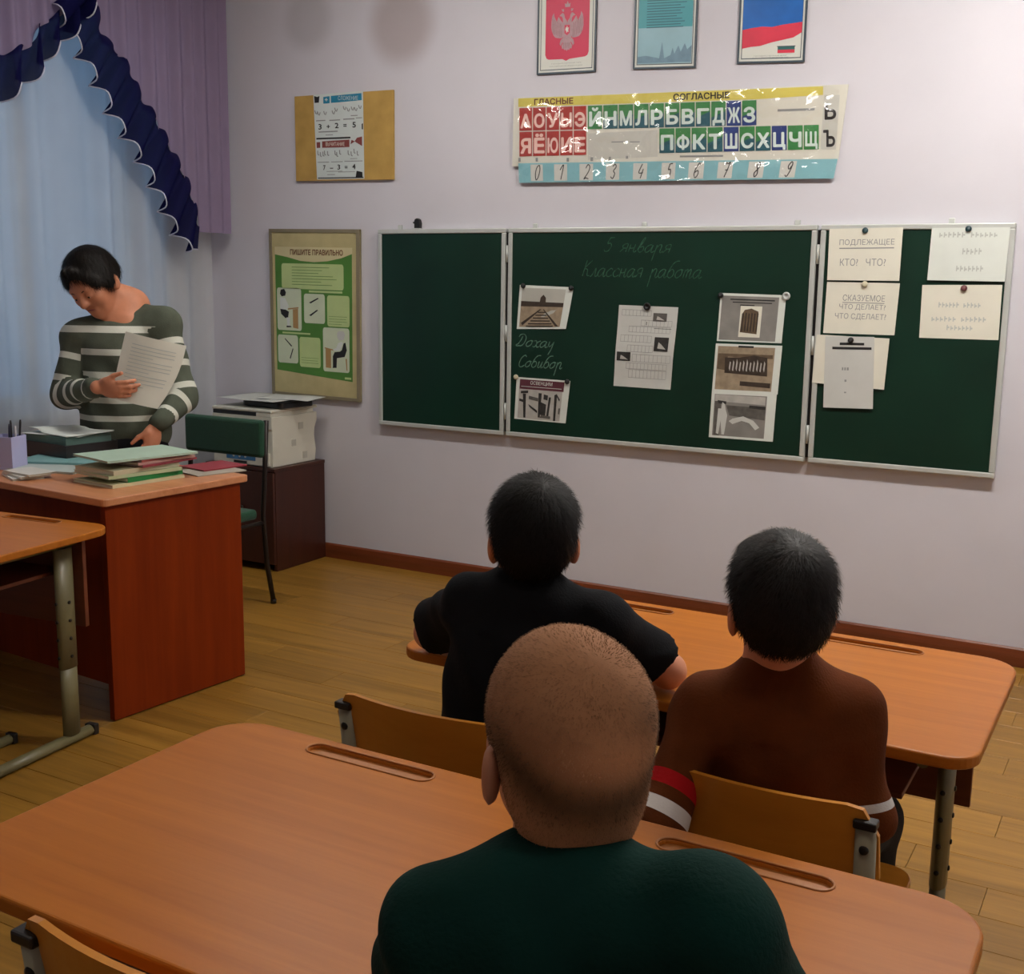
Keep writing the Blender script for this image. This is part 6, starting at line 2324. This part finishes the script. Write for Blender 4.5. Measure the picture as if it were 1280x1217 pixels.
# sweater
B = Body()
FR = frame(toC, UP)
sm = (tc['S1'] + tc['S2']) / 2
torso = [(sm - UP * .12, (.185, .135, .17)), (sm - UP * .30, (.180, .150, .18)), (sm - UP * .44, (.190, .155, .15))]
for c_, r_ in torso:
    B.ell(c_, r_, FR, k=.08)
for S_ in (tc['S1'], tc['S2']):
    B.cone(tc['N'] - UP * .075, S_, .070, .066, k=.06)
ARM = [(tc['S1'], tc['E1'], tc['W1']), (tc['S2'], tc['E2'], tc['W2'])]
for S_, E_, W_ in ARM:
    B.cone(S_, E_, .066, .058, k=.04)
    B.cone(E_, W_ - (W_ - E_) * .06, .058, .041, k=.03)
B.cone(tP + UP * .02, tP - UP * .10, .30, .30, k=.02, op='s', ends='flat')       # hem
B.ell(dep(147, 366, 4.93), (.135, .10, .075), FR @ np.array(Euler((0, -.22, 0)).to_matrix()), k=.012, op='s')    # neckline
_cf = rng.uniform(0, 6, 4)
me, V_, Q_ = B.mesh('sweater', .006, smooth=2, noise=lambda Pp: .003 * np.sin(Pp[:, 2] * 40 + 3 * np.sin(Pp[:, 0] * 11 + _cf[0])) + .002 * np.sin(Pp[:, 0] * 50 + Pp[:, 2] * 30))
vs = np.array([dep(150, v, 4.86)[2] for v in (396, 413, 441, 470, 503, 525, 540)])
band = np.interp(-V_[:, 2], -vs, [.5, 1, 2, 3, 4, 5, 5.5]) + .5
dT = np.min([np.linalg.norm(((V_ - c_) @ FR) / np.array(r_), axis=1) - 1 for c_, r_ in torso], 0) * .15
for S_, E_, W_ in ARM:
    d, co = limb_dist(V_, (S_, E_, W_))
    a_ = (d - .07 < dT) & (co > .03)
    band = np.where(a_, np.where(co > np.linalg.norm(E_ - S_) + np.linalg.norm(W_ - E_) - .06, 0, co / .098 + .52), band)
float_attr(me, 'band', np.abs(band - np.floor(band) - .5))
put('sweater', me, m_stripe_sw, tt, True)
# trousers and shoes
B = Body()
B.ell(tP + UP * .0, (.180, .145, .17), FR, k=.06)
for sx in (-1, 1):
    h0 = tP + imR * sx * .09 - UP * .06
    kn = np.array([tP[0] + imR[0] * sx * .09 + .01, tP[1] + imR[1] * sx * .09, .48])
    an = np.array([kn[0], kn[1] + .02, .09])
    B.cone(h0, kn, .095, .066, k=.05)
    B.cone(kn, an, .064, .056, k=.04)
    shoe(tt, an, -np.array([0, 1, 0]) * 1.0, 1.0)
me, V_, Q_ = B.mesh('trousers', .010, smooth=2)
put('trousers', me, m_trou, tt, True)
# hair, parted, tied back
B = Body()
Wd = lambda *p: hc + HR @ (np.array(p) * hs_)
r_ = lambda *q: np.array(q) * hs_
B.ell(Wd(0, -.014, .036), r_(.084, .103, .092), HR, k=.02)
B.ell(Wd(0, -.060, .0), r_(.074, .060, .066), HR, k=.03)
for x in (-1, 1):
    B.ell(Wd(x * .026, -.028, .046), r_(.050, .067, .056), HR, k=.02)
    B.ell(Wd(x * .072, -.008, .004), r_(.016, .036, .046), HR, k=.02)
    B.cone(Wd(x * .012, .070, .094), Wd(x * .068, .044, .030), .018 * hs_, .015 * hs_, k=.02)
B.ell(Wd(0, .110, -.020), r_(.074, .078, .096), HR, k=.012, op='s')
B.cone(Wd(0, .02, .135), Wd(0, .10, .092), .006, .008, k=.006, op='s')
B.ell(Wd(0, -.02, -.150), r_(.13, .13, .086), HR, k=.012, op='s')
me, V_, Q_ = B.mesh('hair', .0045, smooth=1, noise=hair_noise(hc, HR, .0006))
put('hair', me, m_hair_b, tt, True)
hair_strands(tt, 'hair_strands', V_, Q_, hc, HR, hs_, m_hair_b, 7000, .035, .0013, .10, 5)

# sheet she holds
Pz = [dep(157, 414, 4.715), dep(233, 432, 4.69), dep(197, 511, 4.66), dep(138, 497, 4.70)]
V, n = [], 10
for j in range(n + 1):
    for i in range(n + 1):
        a, b = i / n, j / n
        p = (Pz[0] * (1 - a) + Pz[1] * a) * (1 - b) + (Pz[3] * (1 - a) + Pz[2] * a) * b
        V.append(p + toC * (.022 * math.sin(PI * a) * (1 - .4 * b)) + imR * .018 * math.sin(PI * b) * a)
F = [(j * (n + 1) + i, (j + 1) * (n + 1) + i, (j + 1) * (n + 1) + i + 1, j * (n + 1) + i + 1) for j in range(n) for i in range(n)]
hp = thing('held_sheet', 'curved white printed sheet held in the hand of the woman', 'paper', tuple(Pz[3]))
ps = put('sheet', make_mesh('sheet', V, F, True), m_paper2, hp, True)
VV, FF = [], []
for k in range(12):
    b0, b1 = .14 + .055 * k, .145 + .055 * k + .006
    q0 = len(VV)
    for i in range(n + 1):
        a = .16 + (.72 if k % 4 != 3 else .4) * i / n
        for b in (b0, b1):
            p = (Pz[0] * (1 - a) + Pz[1] * a) * (1 - b) + (Pz[3] * (1 - a) + Pz[2] * a) * b
            VV.append(p + toC * (.022 * math.sin(PI * a) * (1 - .4 * b) + .0012) + imR * .018 * math.sin(PI * b) * a)
    FF += [(q0 + 2 * i, q0 + 2 * i + 1, q0 + 2 * i + 3, q0 + 2 * i + 2) for i in range(n)]
put('text_lines', make_mesh('text_lines', VV, FF), m_print_l, ps)['kind'] = 'stuff'
